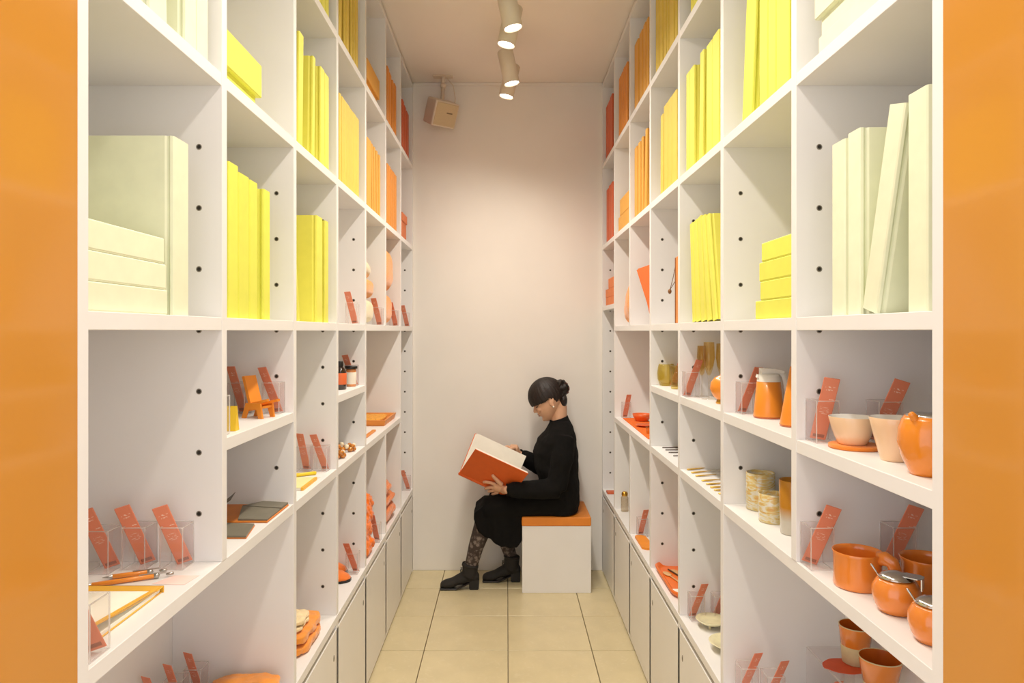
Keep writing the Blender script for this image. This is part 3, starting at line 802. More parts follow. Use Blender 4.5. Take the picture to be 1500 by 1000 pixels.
# slippers
SUEDE = pm('orange_suede', '#ee7a24', .8, .06, 40, .3, 500, sheen=.4)
def slipper(x, y, z, label):
    t = thing('slipper', label, 'slipper', (x, y, z), group='orange slippers')
    prof = [(-.22, .030), (-.17, .036), (-.10, .034), (-.03, .042), (.015, .038), (.036, .026), (.046, .010)]
    poly = [(px, -w) for px, w in prof] + [(px, w) for px, w in reversed(prof)]
    b = MB(); b.prism(poly, .0004, .010); b.build('sole', BLACK, t)
    b = MB()
    rings = []
    for px, w, h in ((-.075, .040, .052), (-.045, .043, .050), (-.015, .043, .044), (.012, .039, .036), (.032, .028, .026), (.044, .010, .016)):
        rings.append([b.bm.verts.new((px, w * math.cos(PI * k / 12), .0105 + (h - .010) * math.sin(PI * k / 12))) for k in range(13)])
    for r0, r1 in zip(rings, rings[1:]):
        for k in range(12): b.bm.faces.new([r0[k], r0[k + 1], r1[k + 1], r1[k]]).smooth = True
    b.bm.faces.new(rings[-1])
    ob = b.build('upper', SUEDE, t, recalc=True)
    sd = ob.modifiers.new('s', 'SOLIDIFY'); sd.thickness = .003; sd.offset = -1
    return t
slipper(-.668, 2.765, H + LG, 'orange slipper in the middle, fourth bay ledge')
slipper(-.705, 2.862, H + LG, 'orange slipper furthest back, beside label holder')
slipper(-.69, 2.60, H + LG, 'orange slipper nearest, barely showing past the upright')

# orange tray and bar, fifth bay
t = thing('tray', 'square orange wooden tray on fifth bay shelf', 'tray', (-.722, 3.69, H + S2))
b = MB()
def frame(b, w, d, z0, z1, flare, th):
    o0 = [(-w, -d), (w, -d), (w, d), (-w, d)]
    rings = []
    for (k, z) in ((1, z0), (flare, z1)):
        rings.append([b.bm.verts.new((x * k, y * k, z)) for x, y in o0])
    for (k, z) in ((flare, z1), (1, z0 + th)):
        rings.append([b.bm.verts.new((x - math.copysign(th, x) if True else x, y - math.copysign(th, y), z)) for x, y in [(x * k, y * k) for x, y in o0]])
    for r0, r1 in zip(rings, rings[1:]):
        for i in range(4): b.bm.faces.new([r0[i], r0[(i + 1) % 4], r1[(i + 1) % 4], r1[i]])
    b.bm.faces.new(rings[0]); b.bm.faces.new(rings[-1])
TRAYW = pm('orange_stained_wood', '#e08a34', .45, .12, 9, stretch=(1, 9, 1))
frame(b, .098, .160, .0004, .030, 1.08, .010); b.build('tray_body', TRAYW, t, recalc=True)
b = soft(.145, .25, .020, 5, 10, .003, 60, 4); b.build('woven_pad', pm('woven_orange', '#eaa544', .9, .2, 120, .8, 260), t, (0, 0, .0108))
t = tag(MB().box(-.009, .009, -.11, .11, .0003, .009, .002).build('wooden_bar', TRAYW, None, (-.640, 3.235, H + S2), (0, 0, 0)), 'flat orange wooden bar in front of the tray', 'bar')

# cushions at eye level
CREAM = pm('cream_linen', '#ead9b2', .95, .05, 60, .5, 900, sheen=.3)
def cushion(c, sx, sy, sz, mat, label, rot=(0, 0, 0), seed=0, p=2.6):
    b = soft(sx, sy, sz, p, 14, .004, 18, seed)
    return tag(b.build('cushion', mat, None, c, rot), label, 'cushion', 'cushions at eye level on the left')
cushion((-.725, 3.140, A_T + .001), .21, .375, .125, CREAM, 'cream cushion at the bottom of the pile, fifth bay', seed=1, p=3)
cushion((-.725, 3.142, A_T + .118), .215, .39, .100, ORCL, 'orange cushion between two cream cushions, fifth bay', (0, 0, 0), 2, 3)
cushion((-.725, 3.125, A_T + .210), .20, .33, .095, CREAM, 'cream cushion on top of the pile, fifth bay', (math.radians(-5), 0, 0), 3)
cushion((-.715, 3.635, A_T + .001), .20, .385, .178, ORCL, 'lower orange cushion in sixth bay, left bookcase', (0, 0, 0), 4, 3)
cushion((-.715, 3.640, A_T + .172), .21, .405, .245, ORCL, 'upper orange cushion in sixth bay, left bookcase', (0, 0, 0), 5, 3)

# scarf and towels further back on the left ledge
FLUF = pm('orange_boucle', '#f2791f', 1, .15, 90, 1, 260, sheen=.5)
b = MB()
for i, (x, y, z, r) in enumerate(((-.66, 3.09, .05, .05), (-.655, 3.12, .10, .05), (-.675, 3.17, .155, .062), (-.69, 3.22, .19, .068), (-.68, 3.12, .20, .05), (-.63, 3.08, .022, .03), (-.625, 3.11, .045, .03), (-.70, 3.12, .10, .09), (-.625, 3.05, .02, .024))):
    b.blob((x + .66, y - 3.1, max(z, r * .9)), (r, r, r * .95), 4)
sc = link('fluffy_scarf', voxel(b, 'fluffy_scarf', .006, 2), FLUF, None, (-.66, 3.10, H + LG + .001))
bm = bmesh.new(); bm.from_mesh(sc.data); bm.normal_update()
for v in bm.verts:
    v.co += v.normal * (noise.noise(v.co * 70) * .009 + noise.noise(v.co * 150) * .005)
    v.co.z = max(v.co.z, 0)
bm.to_mesh(sc.data); bm.free()
tag(sc, 'orange fluffy knitted scarf heaped in fifth bay ledge', 'scarf')
TWL = pm('orange_terry', '#ee7f2a', 1, .1, 60, .9, 420, sheen=.5)
def rolled(c, w, d, h, label, seed, rot=0):
    t = thing('folded_towel', label, 'towel', c, (0, 0, rot), 'orange towels on the left ledge')
    b = soft(w, d, h, 3.2, 14, .005, 22, seed); b.noise(.002, 120, seed, 0); b.build('roll', TWL, t)
    b = soft(w * .96, d * .62, h * .45, 3, 10, .004, 22, seed + 3); b.build('inner_fold', TWL, t, (.012, d * .16, h * .28))
rolled((-.702, 3.645, H + LG + .0005), .19, .40, .085, 'lowest folded orange towel, sixth bay ledge', 31)
rolled((-.705, 3.655, H + LG + .084), .185, .39, .048, 'middle folded orange towel, sixth bay ledge', 35, 0)
rolled((-.71, 3.60, H + LG + .130), .18, .31, .085, 'topmost folded orange towel, sixth bay ledge', 38, 0)

# ------------------------------------------------------------------ things on the right shelves
def lathe_thing(name, parts, c, label, cat, group=None, n=36):
    t = thing(name, label, cat, c, group=group)
    for nm, prof, mat in parts: MB().lathe(prof, n).build(nm, mat, t)
    return t
CINN = pm('white_glaze', '#f6f3ea', .22, .02, coat=.6)
up = Vector((0, 0, .0003))
# peach bowl on felt coaster
g = on(1253, 656, S1) + up
tag(MB().lathe([(0, 0), (.047, 0), (.0485, .001), (.0485, .0065), (.047, .0075), (0, .0075)], 40).build('coaster', ORF, None, g), 'round orange felt coaster under the peach bowl', 'coaster')
gb = g + Vector((-.006, 0, .0078))
t = lathe_thing('bowl', [('body', [(0, .003), (.022, .003), (.0225, 0), (.025, 0), (.027, .004), (.0325, .016), (.0375, .032), (.0428, .052), (.0425, .0535)], PEACH),
                         ('inside', [(.0425, .0535), (.0410, .0525), (.0355, .032), (.0295, .015), (.018, .008), (0, .007)], CINN)], gb, 'peach glazed bowl with white inside on orange coaster', 'bowl')
g = on(1312, 674, S1) + up
lathe_thing('tumbler', [('body', [(0, .003), (.020, .003), (.021, 0), (.0235, 0), (.025, .004), (.032, .030), (.039, .060), (.0425, .074), (.042, .0755)], PEACH),
                    ('inside', [(.042, .0755), (.0405, .0745), (.037, .058), (.029, .026), (.021, .008), (0, .007)], CINN)], g, 'tall peach glazed cup between bowl and teapot', 'cup')
# round teapot, cut by the front upright
g = Vector((.672, 1.098, H + S1 + .0003))
t = lathe_thing('teapot', [('body', [(0, .004), (.026, .004), (.027, 0), (.030, 0), (.032, .006), (.0415, .026), (.0475, .050), (.0460, .072), (.0415, .086), (.037, .0925), (.035, .0925)], pm('amber_glazed_ceramic', '#ec8c22', .25, .06, 10, coat=.7)),
                           ('lid', [(.0352, .0915), (.0352, .0940), (.026, .0965), (.010, .0980), (0, .0985)], STEEL)], g, 'round orange teapot with steel lid at near end of shelf', 'teapot')
b = MB(); b.tube([(-.030, -.012, .084), (-.035, -.015, .092), (-.042, -.018, .098)], [.0080, .0062, .0048], 14); b.build('spout', MATS['amber_glazed_ceramic'], t)
b = MB(); b.tube([(.036, -.01, .078), (.062, -.016, .076), (.070, -.018, .052), (.060, -.016, .030), (.042, -.012, .026)], .005, 12); b.build('handle', MATS['amber_glazed_ceramic'], t)

# mugs
def mug(c, ang, label):
    t = lathe_thing('mug', [('body', [(0, .002), (.036, .002), (.038, 0), (.0415, .001), (.0425, .005), (.0418, .036), (.0422, .060), (.0445, .0665), (.0437, .0675)], TERRA),
                           ('inside', [(.0437, .0675), (.0415, .0655), (.0398, .058), (.0394, .034), (.0392, .008), (.034, .005), (0, .005)], TERRA)], c, label, 'mug', 'orange mugs')
    t.rotation_euler = (0, 0, ang)
    b = MB(); b.tube([(.038, 0, .061), (.050, 0, .0640), (.062, 0, .059), (.0675, 0, .045), (.063, 0, .031), (.054, 0, .0245), (.045, 0, .0235), (.0435, 0, .016), (.0405, 0, .008)], [.010, .0105, .0095, .0085, .008, .008, .009, .008, .004], 16, flat=1.3)
    b.build('handle', TERRA, t)
mug(on(1256, 858, S2) + up, math.radians(-50), 'orange glazed mug with looped handle, beside the label holder')
mug(Vector((.772, 1.275, H + S2 + .0003)), math.radians(25), 'orange glazed mug behind the sugar pot')
# sugar pots
def sugar(c, ang, label):
    t = lathe_thing('sugar_pot', [('body', [(0, .003), (.024, .003), (.025, 0), (.028, .001), (.034, .012), (.0385, .028), (.0375, .042), (.031, .054), (.0265, .0575), (.0255, .056), (.029, .050), (.03, .04)], TERRA)], c, label, 'sugar pot', 'round orange sugar pots')
    t.rotation_euler = (0, 0, ang)
    lid = MB().lathe([(0, .0685), (.012, .0675), (.022, .064), (.0285, .0595), (.0285, .0580), (0, .0585)], 32).build('lid', STEEL, t)
    b = MB()
    b.prism([(.012, -.013), (.034, -.014), (.040, -.009), (.041, 0), (.040, .009), (.034, .014), (.012, .013)], .0645, .0660)
    b.prism([(.0385, -.011), (.0405, -.011), (.0405, .011), (.0385, .011)], .046, .0655)
    b.build('thumb_tab', STEEL, lid)
    sp = MB(); sp.tube([(-.018, -.008, .045), (-.028, -.012, .064), (-.036, -.015, .077)], [.0018, .0022, .0030], 10, flat=.6); sp.build('spoon_handle', STEEL, t)
sugar(on(1313, 895, S2) + up, math.radians(-40), 'round orange sugar pot with steel lid, in front of the mugs')
sugar(Vector((.668, 1.080, H + S2 + .0003)), math.radians(-40), 'round orange sugar pot at near end, cut by the upright')

# acrylic riser with cups, lowest right ledge
zr = H + LG
rz = .146
t = thing('display_riser', 'clear acrylic riser carrying two-tone cups', 'riser', (.876, 1.70, zr))
MB().box(-.068, .062, -.16, .17, rz - .004, rz, 0).build('top_plate', ACRY, t)
for y in (-.16, .166): MB().box(-.068, .062, y, y + .004, .0004, rz - .0042).build('side_plate', ACRY, t)
MB().box(-.068, -.0665, -.16, .17, rz - .0042, rz + .0002).build('edge_strip', ACRYE, t)
def napkin(c, r, label):
    b = MB()
    n = 28
    v = []
    for layer in (0, 1):
        ring = [b.bm.verts.new((math.cos(2 * PI * i / n) * r * (1 + .10 * noise.noise(Vector((i * .9, r * 90, 0))) + .12 * abs(math.cos(4 * PI * i / n)) ), math.sin(2 * PI * i / n) * r * .8 * (1 + .12 * noise.noise(Vector((i * .9, 5, 0)))), layer * .0015)) for i in range(n)]
        v.append(ring)
    b.bm.faces.new(v[1]); b.bm.faces.new(list(reversed(v[0])))
    for i in range(n): b.bm.faces.new([v[0][i], v[0][(i + 1) % n], v[1][(i + 1) % n], v[1][i]])
    return tag(b.build('leather_mat', pm('red_orange_leather', '#d9562a', .6, .06, 40, .2, 300), None, c, recalc=True), label, 'mat')
napkin((.858, 1.755, zr + rz + .0006), .052, 'red-orange ragged leather mat under the two-tone cup')
BEIGE = pm('raw_clay', '#d9c79a', .75, .05, 60, .15, 300)
RUSTI = pm('rust_glaze', '#c4601c', .22, .06, 20, coat=.7)
lathe_thing('cup', [('base_band', [(0, .003), (.029, .003), (.030, 0), (.0315, .001), (.0345, .045)], BEIGE), ('glazed_band', [(.0345, .045), (.0350, .0455), (.0395, .093)], TERRA), ('rim', [(.0395, .093), (.0398, .0945), (.0388, .0955), (.0375, .0945)], BEIGE),
                    ('inside', [(.0375, .0945), (.033, .045), (.028, .008), (0, .006)], RUSTI)], (.893, 1.775, zr + rz + .0024), 'tall two-tone orange and beige cup on the leather mat', 'cup')
lathe_thing('cup', [('base_band', [(0, .003), (.031, .003), (.032, 0), (.0335, .001), (.0365, .026)], BEIGE), ('glazed_band', [(.0365, .026), (.0372, .0265), (.0470, .083)], TERRA), ('rim', [(.0470, .083), (.0474, .0845), (.0462, .0855), (.0448, .0845)], BEIGE),
                    ('inside', [(.0448, .0845), (.036, .035), (.03, .008), (0, .006)], RUSTI)], (.876, 1.625, zr + rz + .0004), 'wide two-tone orange and beige cup on clear riser', 'cup')

# thermal jugs
JUG = pm('orange_jug_plastic', '#f2932c', .32, .03, 8, coat=.2); JW = pm('white_jug_plastic', '#efece2', .35, .02)
def jug(c, r0, r1, h, ang, label, neck=False):
    t = thing('thermal_jug', label, 'jug', c, (0, 0, ang), 'orange thermal jugs')
    MB().lathe([(0, .002), (r0 - .004, .002), (r0 - .003, 0), (r0 - .001, .001), (r0, .005), (r1, h), (r1 - .002, h + .001), (0, h + .001)], 36).build('body', JUG, t)
    MB().lathe([(r0 * .995, .0005), (r0 + .0004, .002), (r0 + .0002, .0045)], 36).build('foot_ring', RUSTI, t)
    if neck:
        MB().lathe([(r1 - .002, h + .001), (r1 - .003, h + .016), (0, h + .017)], 28).build('stopper', JW, t)
        return t
    col = MB().lathe([(r1 - .0005, h + .001), (r1 - .002, h + .018), (r1 - .006, h + .020), (0, h + .021)], 36).build('collar', JW, t)
    b = MB(); b.prism([(-.022, h + .020), (.036, h + .022), (.040, h + .028), (.016, h + .034), (-.022, h + .036)], -.010, .010, 'y'); b.build('lid_lever', JW, col)
    b = MB(); b.tube([(.024, 0, h + .022), (.038, 0, h + .018), (.044, 0, h - .002), (.047, 0, h - .040)], [.007, .0065, .006, .005], 12, flat=1.3); b.build('handle', JW, t)
    b = MB(); b.prism([(-.018, h + .0), (-.032, h + .012), (-.030, h + .019), (-.018, h + .019)], -.007, .007, 'y'); b.build('spout', JW, col)
    return t
jug(on(1126, 611.5, S1) + up, .0385, .0300, .094, math.radians(0), 'orange conical thermal jug with white lid')
jug(on(1166, 624, S1) + Vector((0, .0, .0003)), .037, .0135, .142, 0, 'taller orange bottle-necked jug cut by the upright', True)

# marbled glasses
def marble(name, c1, c2, c3, sc):
    if name in MATS: return MATS[name]
    m = pm(name, c1, .12, .02, coat=.5)
    nt = m.node_tree; N = nt.nodes; L = nt.links; b = N['Principled BSDF']
    w = N.new('ShaderNodeTexNoise'); w.inputs['Scale'].default_value = sc; w.inputs['Distortion'].default_value = 2.2; w.inputs['Detail'].default_value = 4
    mp = N.new('ShaderNodeMapping'); mp.inputs['Scale'].default_value = (1, 1, 3.2); mp.inputs['Rotation'].default_value = (.5, 0, 0)
    tc = N.new('ShaderNodeTexCoord'); L.new(tc.outputs['Object'], mp.inputs[0]); L.new(mp.outputs[0], w.inputs['Vector'])
    r = N.new('ShaderNodeValToRGB'); r.color_ramp.elements[0].color = lin(c1) + (1,); r.color_ramp.elements[1].color = lin(c3) + (1,)
    r.color_ramp.elements[0].position = .38; r.color_ramp.elements[1].position = .68
    e = r.color_ramp.elements.new(.52); e.color = lin(c2) + (1,)
    L.new(w.outputs['Fac'], r.inputs[0]); L.new(r.outputs[0], b.inputs['Base Color'])
    b.inputs['Transmission Weight'].default_value = .25
    return m
MARB = marble('marbled_yellow_glass', '#fbf6e4', '#f6df92', '#efb765', 22)
def glass(c, r, h, mat, label, group=None, rb=None):
    rb = rb or r
    return tag(MB().lathe([(0, 0), (rb - .002, 0), (rb, .002), (r, h - .001), (r - .0008, h), (r - .0022, h - .001), (rb - .0025, .008), (0, .007)], 36).build('drinking_glass', mat, None, c), label, 'glass', group)
glass(on(1114, 745, S2) + up, .0378, .0995, MARB, 'tall marbled yellow glass on second bay shelf', 'marbled glasses')
glass(on(1131, 763.5, S2) + up, .0325, .072, MARB, 'short marbled yellow glass between two taller glasses', 'marbled glasses')
def amber_fade():
    m = pm('amber_to_clear_glass', '#e2a032', .1, .03, coat=.4)
    nt = m.node_tree; N = nt.nodes; L = nt.links; b = N['Principled BSDF']
    tc = N.new('ShaderNodeTexCoord'); sp = N.new('ShaderNodeSeparateXYZ'); L.new(tc.outputs['Generated'], sp.inputs[0])
    r = N.new('ShaderNodeValToRGB'); r.color_ramp.elements[0].position = .25; r.color_ramp.elements[1].position = .5
    r.color_ramp.elements[0].color = lin('#efe6d2') + (1,); r.color_ramp.elements[1].color = lin('#e0991f') + (1,)
    L.new(sp.outputs['Z'], r.inputs[0]); L.new(r.outputs[0], b.inputs['Base Color'])
    b.inputs['Transmission Weight'].default_value = .3
    return m
glass(on(1163, 781, S2) + up, .034, .128, amber_fade(), 'tall amber glass fading to clear, beside the upright', None, .031)

# champagne flutes
GOLDG = clear('gold_tinted_glass', '#fbf1d4', .02, .03, '#f4cf78')
CLRG = clear('clear_stem_glass', '#fdfbf8', .08, .03, '#ffffff')
def flute(c, h, r, label):
    t = thing('champagne_flute', label, 'glass', c, group='gold champagne flutes')
    hb = h * .42
    MB().lathe([(.0035, hb), (.008, hb + .008), (r * .75, hb + .03), (r, hb + .06), (r * .88, h), (r * .88 - .001, h), (r - .0012, hb + .06), (r * .72, hb + .032), (0, hb + .012)], 24).build('bowl', GOLDG, t)
    MB().lathe([(.0026, .004), (.0024, .02), (.0028, hb)], 12).build('stem', CLRG, t)
    MB().lathe([(0, 0), (.024, 0), (.024, .001), (.010, .003), (.0026, .006)], 24).build('foot', CLRG, t)
flute(on(1028, 580.5, S1) + up, .176, .0165, 'gold champagne flute furthest left')
flute(on(1038.5, 584.5, S1) + up, .190, .0195, 'gold champagne flute in the middle')
flute(on(1052, 585, S1) + Vector((.012, 0, .0003)), .186, .0195, 'gold champagne flute next to the orange vase')
g = Vector((.682, 2.175, H + S1 + .0003))
lathe_thing('vase', [('foot', [(0, 0), (.024, 0), (.025, .002), (.022, .012)], pm('gold_metal', '#d8a648', .3, .05, metal=1)), ('body', [(.018, .010), (.034, .024), (.043, .046), (.040, .066), (.028, .082), (.012, .089), (.010, .096), (.009, .096), (0, .085)], ORC)], g, 'round orange vase on gold foot by the flutes', 'vase')

# cutlery
GOLDM = pm('yellow_gold_metal', '#e9bd55', .35, .05, metal=.6); SILV = pm('satin_silver', '#e8e2d4', .3, .03, metal=.5)
for i, (px, py) in enumerate(((1006.2, 688.5), (1013.9, 693.2), (1020.2, 698), (1028.7, 705), (1035, 710), (1040.4, 714.7), (1045.8, 719), (1052.6, 724))):
    p = on(px, py, S2)
    t = thing('spoon', 'gold-handled spoon, %s from the back in the row' % ORD[i], 'spoon', (.628, p.y, H + S2 + .0003), (0, 0, math.radians(18 - 2 * i)), 'gold spoons on third bay shelf')
    b = MB(); b.tube([(0, 0, .003), (.02, 0, .003), (.075, 0, .0045)], [.0045, .0052, .0026], 10, flat=.45); b.build('handle', GOLDM, t)
    b = MB(); b.tube([(.075, 0, .0045), (.105, 0, .005)], [.0022, .002], 8, flat=.6); b.blob((.125, 0, .0045), (.022, .0095, .0032), 2); b.build('bowl', SILV, t)
DKW = pm('dark_wood', '#4a3626', .4, .1, 20, stretch=(1, 8, 8))
for i, (px, py) in enumerate(((970.6, 656.6), (973.8, 660.0), (977, 663.6), (981, 668.6), (986.6, 674.6))):
    p = on(px, py, S2)
    b = MB(); b.tube([(0, 0, .0032), (.10, 0, .0036), (.22, 0, .0044)], [.0020, .0032, .0042], 8)
    tag(b.build('chopstick', DKW, None, (.642, p.y, H + S2 + .0003), (0, 0, math.radians(6 - 1.5 * i))), 'dark tapered chopstick, %s from the back' % ORD[i], 'chopstick', 'dark chopsticks on fourth bay shelf')
# amber glasses, fourth bay
OLV = clear('olive_amber_glass', '#f5ecb8', .02, .03, '#e6c24a')
g = on(976, 564.5, S1) + up
tag(MB().lathe([(0, 0), (.018, 0), (.026, .004), (.036, .028), (.0375, .050), (.034, .076), (.0305, .090), (.0295, .090), (.033, .076), (.036, .05), (.034, .028), (.02, .008), (0, .007)], 32).build('round_glass', OLV, None, g), 'round amber glass tumbler on fourth bay shelf', 'glass')
g = on(992, 569.5, S1) + up
tag(MB().lathe([(0, 0), (.022, 0), (.024, .003), (.027, .09), (.026, .09), (.0225, .008), (0, .007)], 32).build('drinking_glass', OLV, None, g), 'straight amber glass partly hidden by the upright', 'glass')

# orange mat, bowl, plate and glass in the merged fifth and sixth bays
t = flat('placemat', [(912.5, 613), (950, 643.5), (985, 640), (943, 613)], S2, .004, pm('orange_felt_mat', '#ee7322', .95, .12, 90, .8, 300), 'orange felt placemat under the bowl', 'placemat')
DISH = pm('orange_dish', '#ea6a2a', .35, .04, coat=.3)
zt = H + S2 + .0046
lathe_thing('bowl', [('body', [(0, .002), (.028, .002), (.03, 0), (.033, .002), (.046, .022), (.051, .038), (.0495, .038), (.043, .022), (.028, .007), (0, .006)], DISH)], (.722, 3.70, zt), 'wide orange bowl standing on the felt placemat', 'bowl')
lathe_thing('plate', [('body', [(0, .001), (.02, 0), (.025, .002), (.044, .010), (.0435, .0115), (.024, .005), (0, .004)], DISH)], (.692, 3.48, zt), 'small orange plate in front of the orange bowl', 'plate')
lathe_thing('plate', [('body', [(0, .001), (.03, 0), (.035, .002), (.056, .012), (.0555, .0135), (.034, .005), (0, .004)], DISH)], (.748, 3.36, zt), 'larger orange plate partly behind the upright', 'plate')
tag(MB().lathe([(0, 0), (.018, 0), (.021, .035), (.0205, .035), (.0175, .004), (0, .004)], 24).build('drinking_glass', GOLDG, None, (.672, 3.245, zt)), 'small gold glass at front of the felt placemat', 'glass')

# last bays of the right ledge
tag(MB().box(-.045, .05, -.03, .03, .0003, .012, .002).build('thin_book', BM[6], None, (.66, 4.26, H + LG)), 'thin red-orange book lying flat in last bay of right ledge', 'book')
g = on(914.5, 748.5, LG) + Vector((.002, 0, .0003))
t = lathe_thing('glass_jar', [('jar', [(0, 0), (.020, 0), (.021, .003), (.021, .075), (.016, .085), (.0155, .085), (.0198, .074), (.0198, .004), (0, .003)], clear('jar_glass', '#fbf8f3', .10, .03, '#efe0c0')),
                              ('stopper', [(.015, .0852), (.017, .088), (.017, .100), (.012, .108), (0, .109)], MATS['gold_metal'])], g, 'clear glass jar with gold stopper on right ledge', 'jar')
p = on(941, 795, LG)
b = MB(); b.prism([(-.02, -.085), (.0, -.1), (.028, -.1), (.04, -.08), (.03, .085), (.012, .105), (-.008, .105), (-.02, .09)], .0003, .010)
tag(b.build('cutting_board', pm('orange_board', '#f0932a', .5, .04), None, (p.x, p.y - .008, H + LG)), 'orange rounded board lying on right ledge', 'board')
# tray with wooden spoons, fourth bay ledge
t = thing('serving_tray', 'orange rounded tray with wooden cutlery on right ledge', 'tray', (.748, 2.745, H + LG))
def rrect(w, d, r, n=6):
    out = []
    for cx, cy, a0 in ((w - r, d - r, 0), (-w + r, d - r, 90), (-w + r, -d + r, 180), (w - r, -d + r, 270)):
        for i in range(n + 1):
            a = math.radians(a0 + 90 * i / n); out.append((cx + r * math.cos(a), cy + r * math.sin(a)))
    return out
b = MB()
rings = []
for w_, d_, r_, z_ in ((.118, .178, .05, .0004), (.128, .188, .06, .010), (.132, .192, .064, .022), (.125, .185, .057, .024), (.117, .177, .05, .012), (.111, .171, .045, .007)):
    rings.append([b.bm.verts.new((x, y, z_)) for x, y in rrect(w_, d_, r_)])
for r0, r1 in zip(rings, rings[1:]):
    for i in range(len(r0)):
        j = (i + 1) % len(r0); b.bm.faces.new([r0[i], r0[j], r1[j], r1[i]]).smooth = True
b.bm.faces.new(rings[0]); b.bm.faces.new(rings[-1])
b.build('tray_body', pm('orange_melamine', '#ee7420', .35, .03, coat=.2), t, recalc=True)
WOODL = pm('pale_wood', '#d8ae78', .6, .1, 12, stretch=(8, 1, 8))
zt = H + LG + .0075
for i, (x, y, a, nm) in enumerate(((.652, 2.815, -75, 'pale wooden spoon lying in the orange tray'), (.690, 2.84, -78, 'pale wooden fork lying in the orange tray'))):
    b = MB(); b.blob((0, 0, .003), (.028, .015, .003), 2); b.tube([(.02, 0, .003), (.16, 0, .003)], [.0035, .0045], 8, flat=.6)
    tag(b.build('wooden_spoon' if i == 0 else 'wooden_fork', WOODL, None, (x, y, zt), (0, 0, math.radians(a))), nm, 'cutlery')
b = MB(); b.tube([(0, 0, .003), (.15, 0, .003)], [.003, .004], 8)
tag(b.build('chopstick', DKW, None, (.668, 2.868, zt + .0), (0, 0, math.radians(-72))), 'single dark chopstick lying in the orange tray', 'chopstick')
tag(MB().box(-.035, .035, -.025, .025, 0, .0008).build('paper_card', PAPER, None, (.668, 2.630, zt + .0005)), 'small white card lying in the orange tray', 'card')
lathe_thing('cup', [('body', [(0, .002), (.024, .002), (.025, 0), (.028, .002), (.033, .045), (.032, .046), (.026, .006), (0, .005)], DISH)], (.742, 2.862, zt), 'small orange cup standing in the tray', 'cup')
# cream dishes
CRD = pm('cream_glaze', '#f3ebc0', .25, .08, 25, coat=.6)
def dish(c, r, label):
    t = lathe_thing('dish', [('body', [(.007, .010), (.02, .0105), (r * .7, .014), (r, .026), (r * .985, .0272), (r * .66, .0165), (0, .0135)], CRD)], c, label, 'dish', 'cream dishes')
    for a in (0, 2.1, 4.2): MB().lathe([(.003, 0), (.0055, .012), (0, .013)], 10).build('foot', CRD, t, (.022 * math.cos(a), .022 * math.sin(a), 0))
dish(Vector((.690, 2.335, H + LG + .0003)), .052, 'cream footed dish further back on third bay ledge')
dish(Vector((.695, 2.165, H + LG + .0003)), .062, 'cream footed dish nearer, partly behind the upright')

# eye-level shelf, right: pouch, soft bag, wooden case with cord
b = MB()
pr = [(2.945, .004), (3.00, .004), (3.10, .095), (3.345, .262), (3.34, .272), (2.95, .262)]
b.prism([(y - 3.1, z) for y, z in pr], .020, .10, 'x')
bmesh.ops.subdivide_edges(b.bm, edges=list(b.bm.edges), cuts=3, use_grid_fill=True)
bmesh.ops.bevel(b.bm, geom=[e for e in b.bm.edges if len(e.link_faces) == 2 and e.calc_face_angle() > .5], offset=.006, segments=2, affect='EDGES')
tag(b.build('fabric_pouch', pm('orange_fabric', '#e9742c', .8, .04, 40, .3, 600), None, (XF[1], 3.1, A_T), recalc=True), 'orange flared fabric pouch in fifth bay, right bookcase', 'pouch')
b = soft(.20, .36, .25, 3, 14, .006, 16, 8)
for v in b.bm.verts:
    k = 1 - .75 * (v.co.z / .25) ** 1.5
    v.co.y = v.co.y * k - .15 * (1 - k)
tag(b.build('soft_bag', ORCL, None, (XF[1] + .115, 3.640, A_T + .0005)), 'orange soft bag slumped in sixth bay, right bookcase', 'bag')
t = thing('wooden_case', 'tall orange wooden case with corded clasp, fourth bay, right bookcase', 'case', (XF[1] + .016, 2.54, A_T))
MB().box(0, .20, -.036, .012, .0004, .245, .003).build('body', TRAYW, t)
MB().box(-.001, .20, .0125, .022, .0004, .243, .002).build('back_cover', pm('brown_wood', '#8f5326', .5, .1, 14), t)
b = MB(); b.tube([(.004, .024, .222), (.0, .052, .17), (-.004, .078, .132), (-.004, .082, .128)], .0012, 6); b.tube([(.004, .024, .16), (.0, .05, .145), (-.004, .078, .130)], .0012, 6); b.build('cord', pm('brown_cord', '#7a4a28', .8, .1), t)
b = MB(); b.blob((-.004, .087, .122), (.007, .010, .010), 2); b.build('bead', pm('brown_bead', '#8a5a2c', .4, .1), t)

# ------------------------------------------------------------------ speaker
SPK = pm('white_speaker_shell', '#e2d3c0', .5, .02); GRL = pm('cream_grille', '#d2bd98', .6, .05, 300, .4, 900)
t = thing('speaker', 'small white loudspeaker hung from the ceiling near back wall', 'speaker', tuple(W(648, 166, 4.25)))
R = Matrix.Rotation(math.radians(36), 4, 'Z') @ Matrix.Rotation(math.radians(26), 4, 'X')
def sp(ob): ob.matrix_local = R; return ob
sp(MB().box(-.083, .083, -.045, .075, -.076, .076, .010, 0, 3).build('cabinet', SPK, t))
gr = sp(MB().box(-.074, .074, -.0475, -.0440, -.067, .067, .002).build('grille', GRL, t))
MB().box(.002, .042, -.0490, -.0476, .008, .016, .0006).build('badge', pm('badge_grey', '#7d6a50', .5, .1), gr)
top = Vector((-.012, .05, 3.101)) ; loc = t.location
zc = CEIL - loc.z
b = MB(); b.prism([(-.062, -.022), (.0, -.034), (.062, -.018), (.06, .018), (.0, .030), (-.06, .020)], zc - .008, zc - .0005); pl = b.build('ceiling_plate', SPK, t, (.0, .045, 0))
MB().tube([(0, .045, zc - .006), (0, .045, zc - .05)], .011, 12).build('stem', SPK, t)
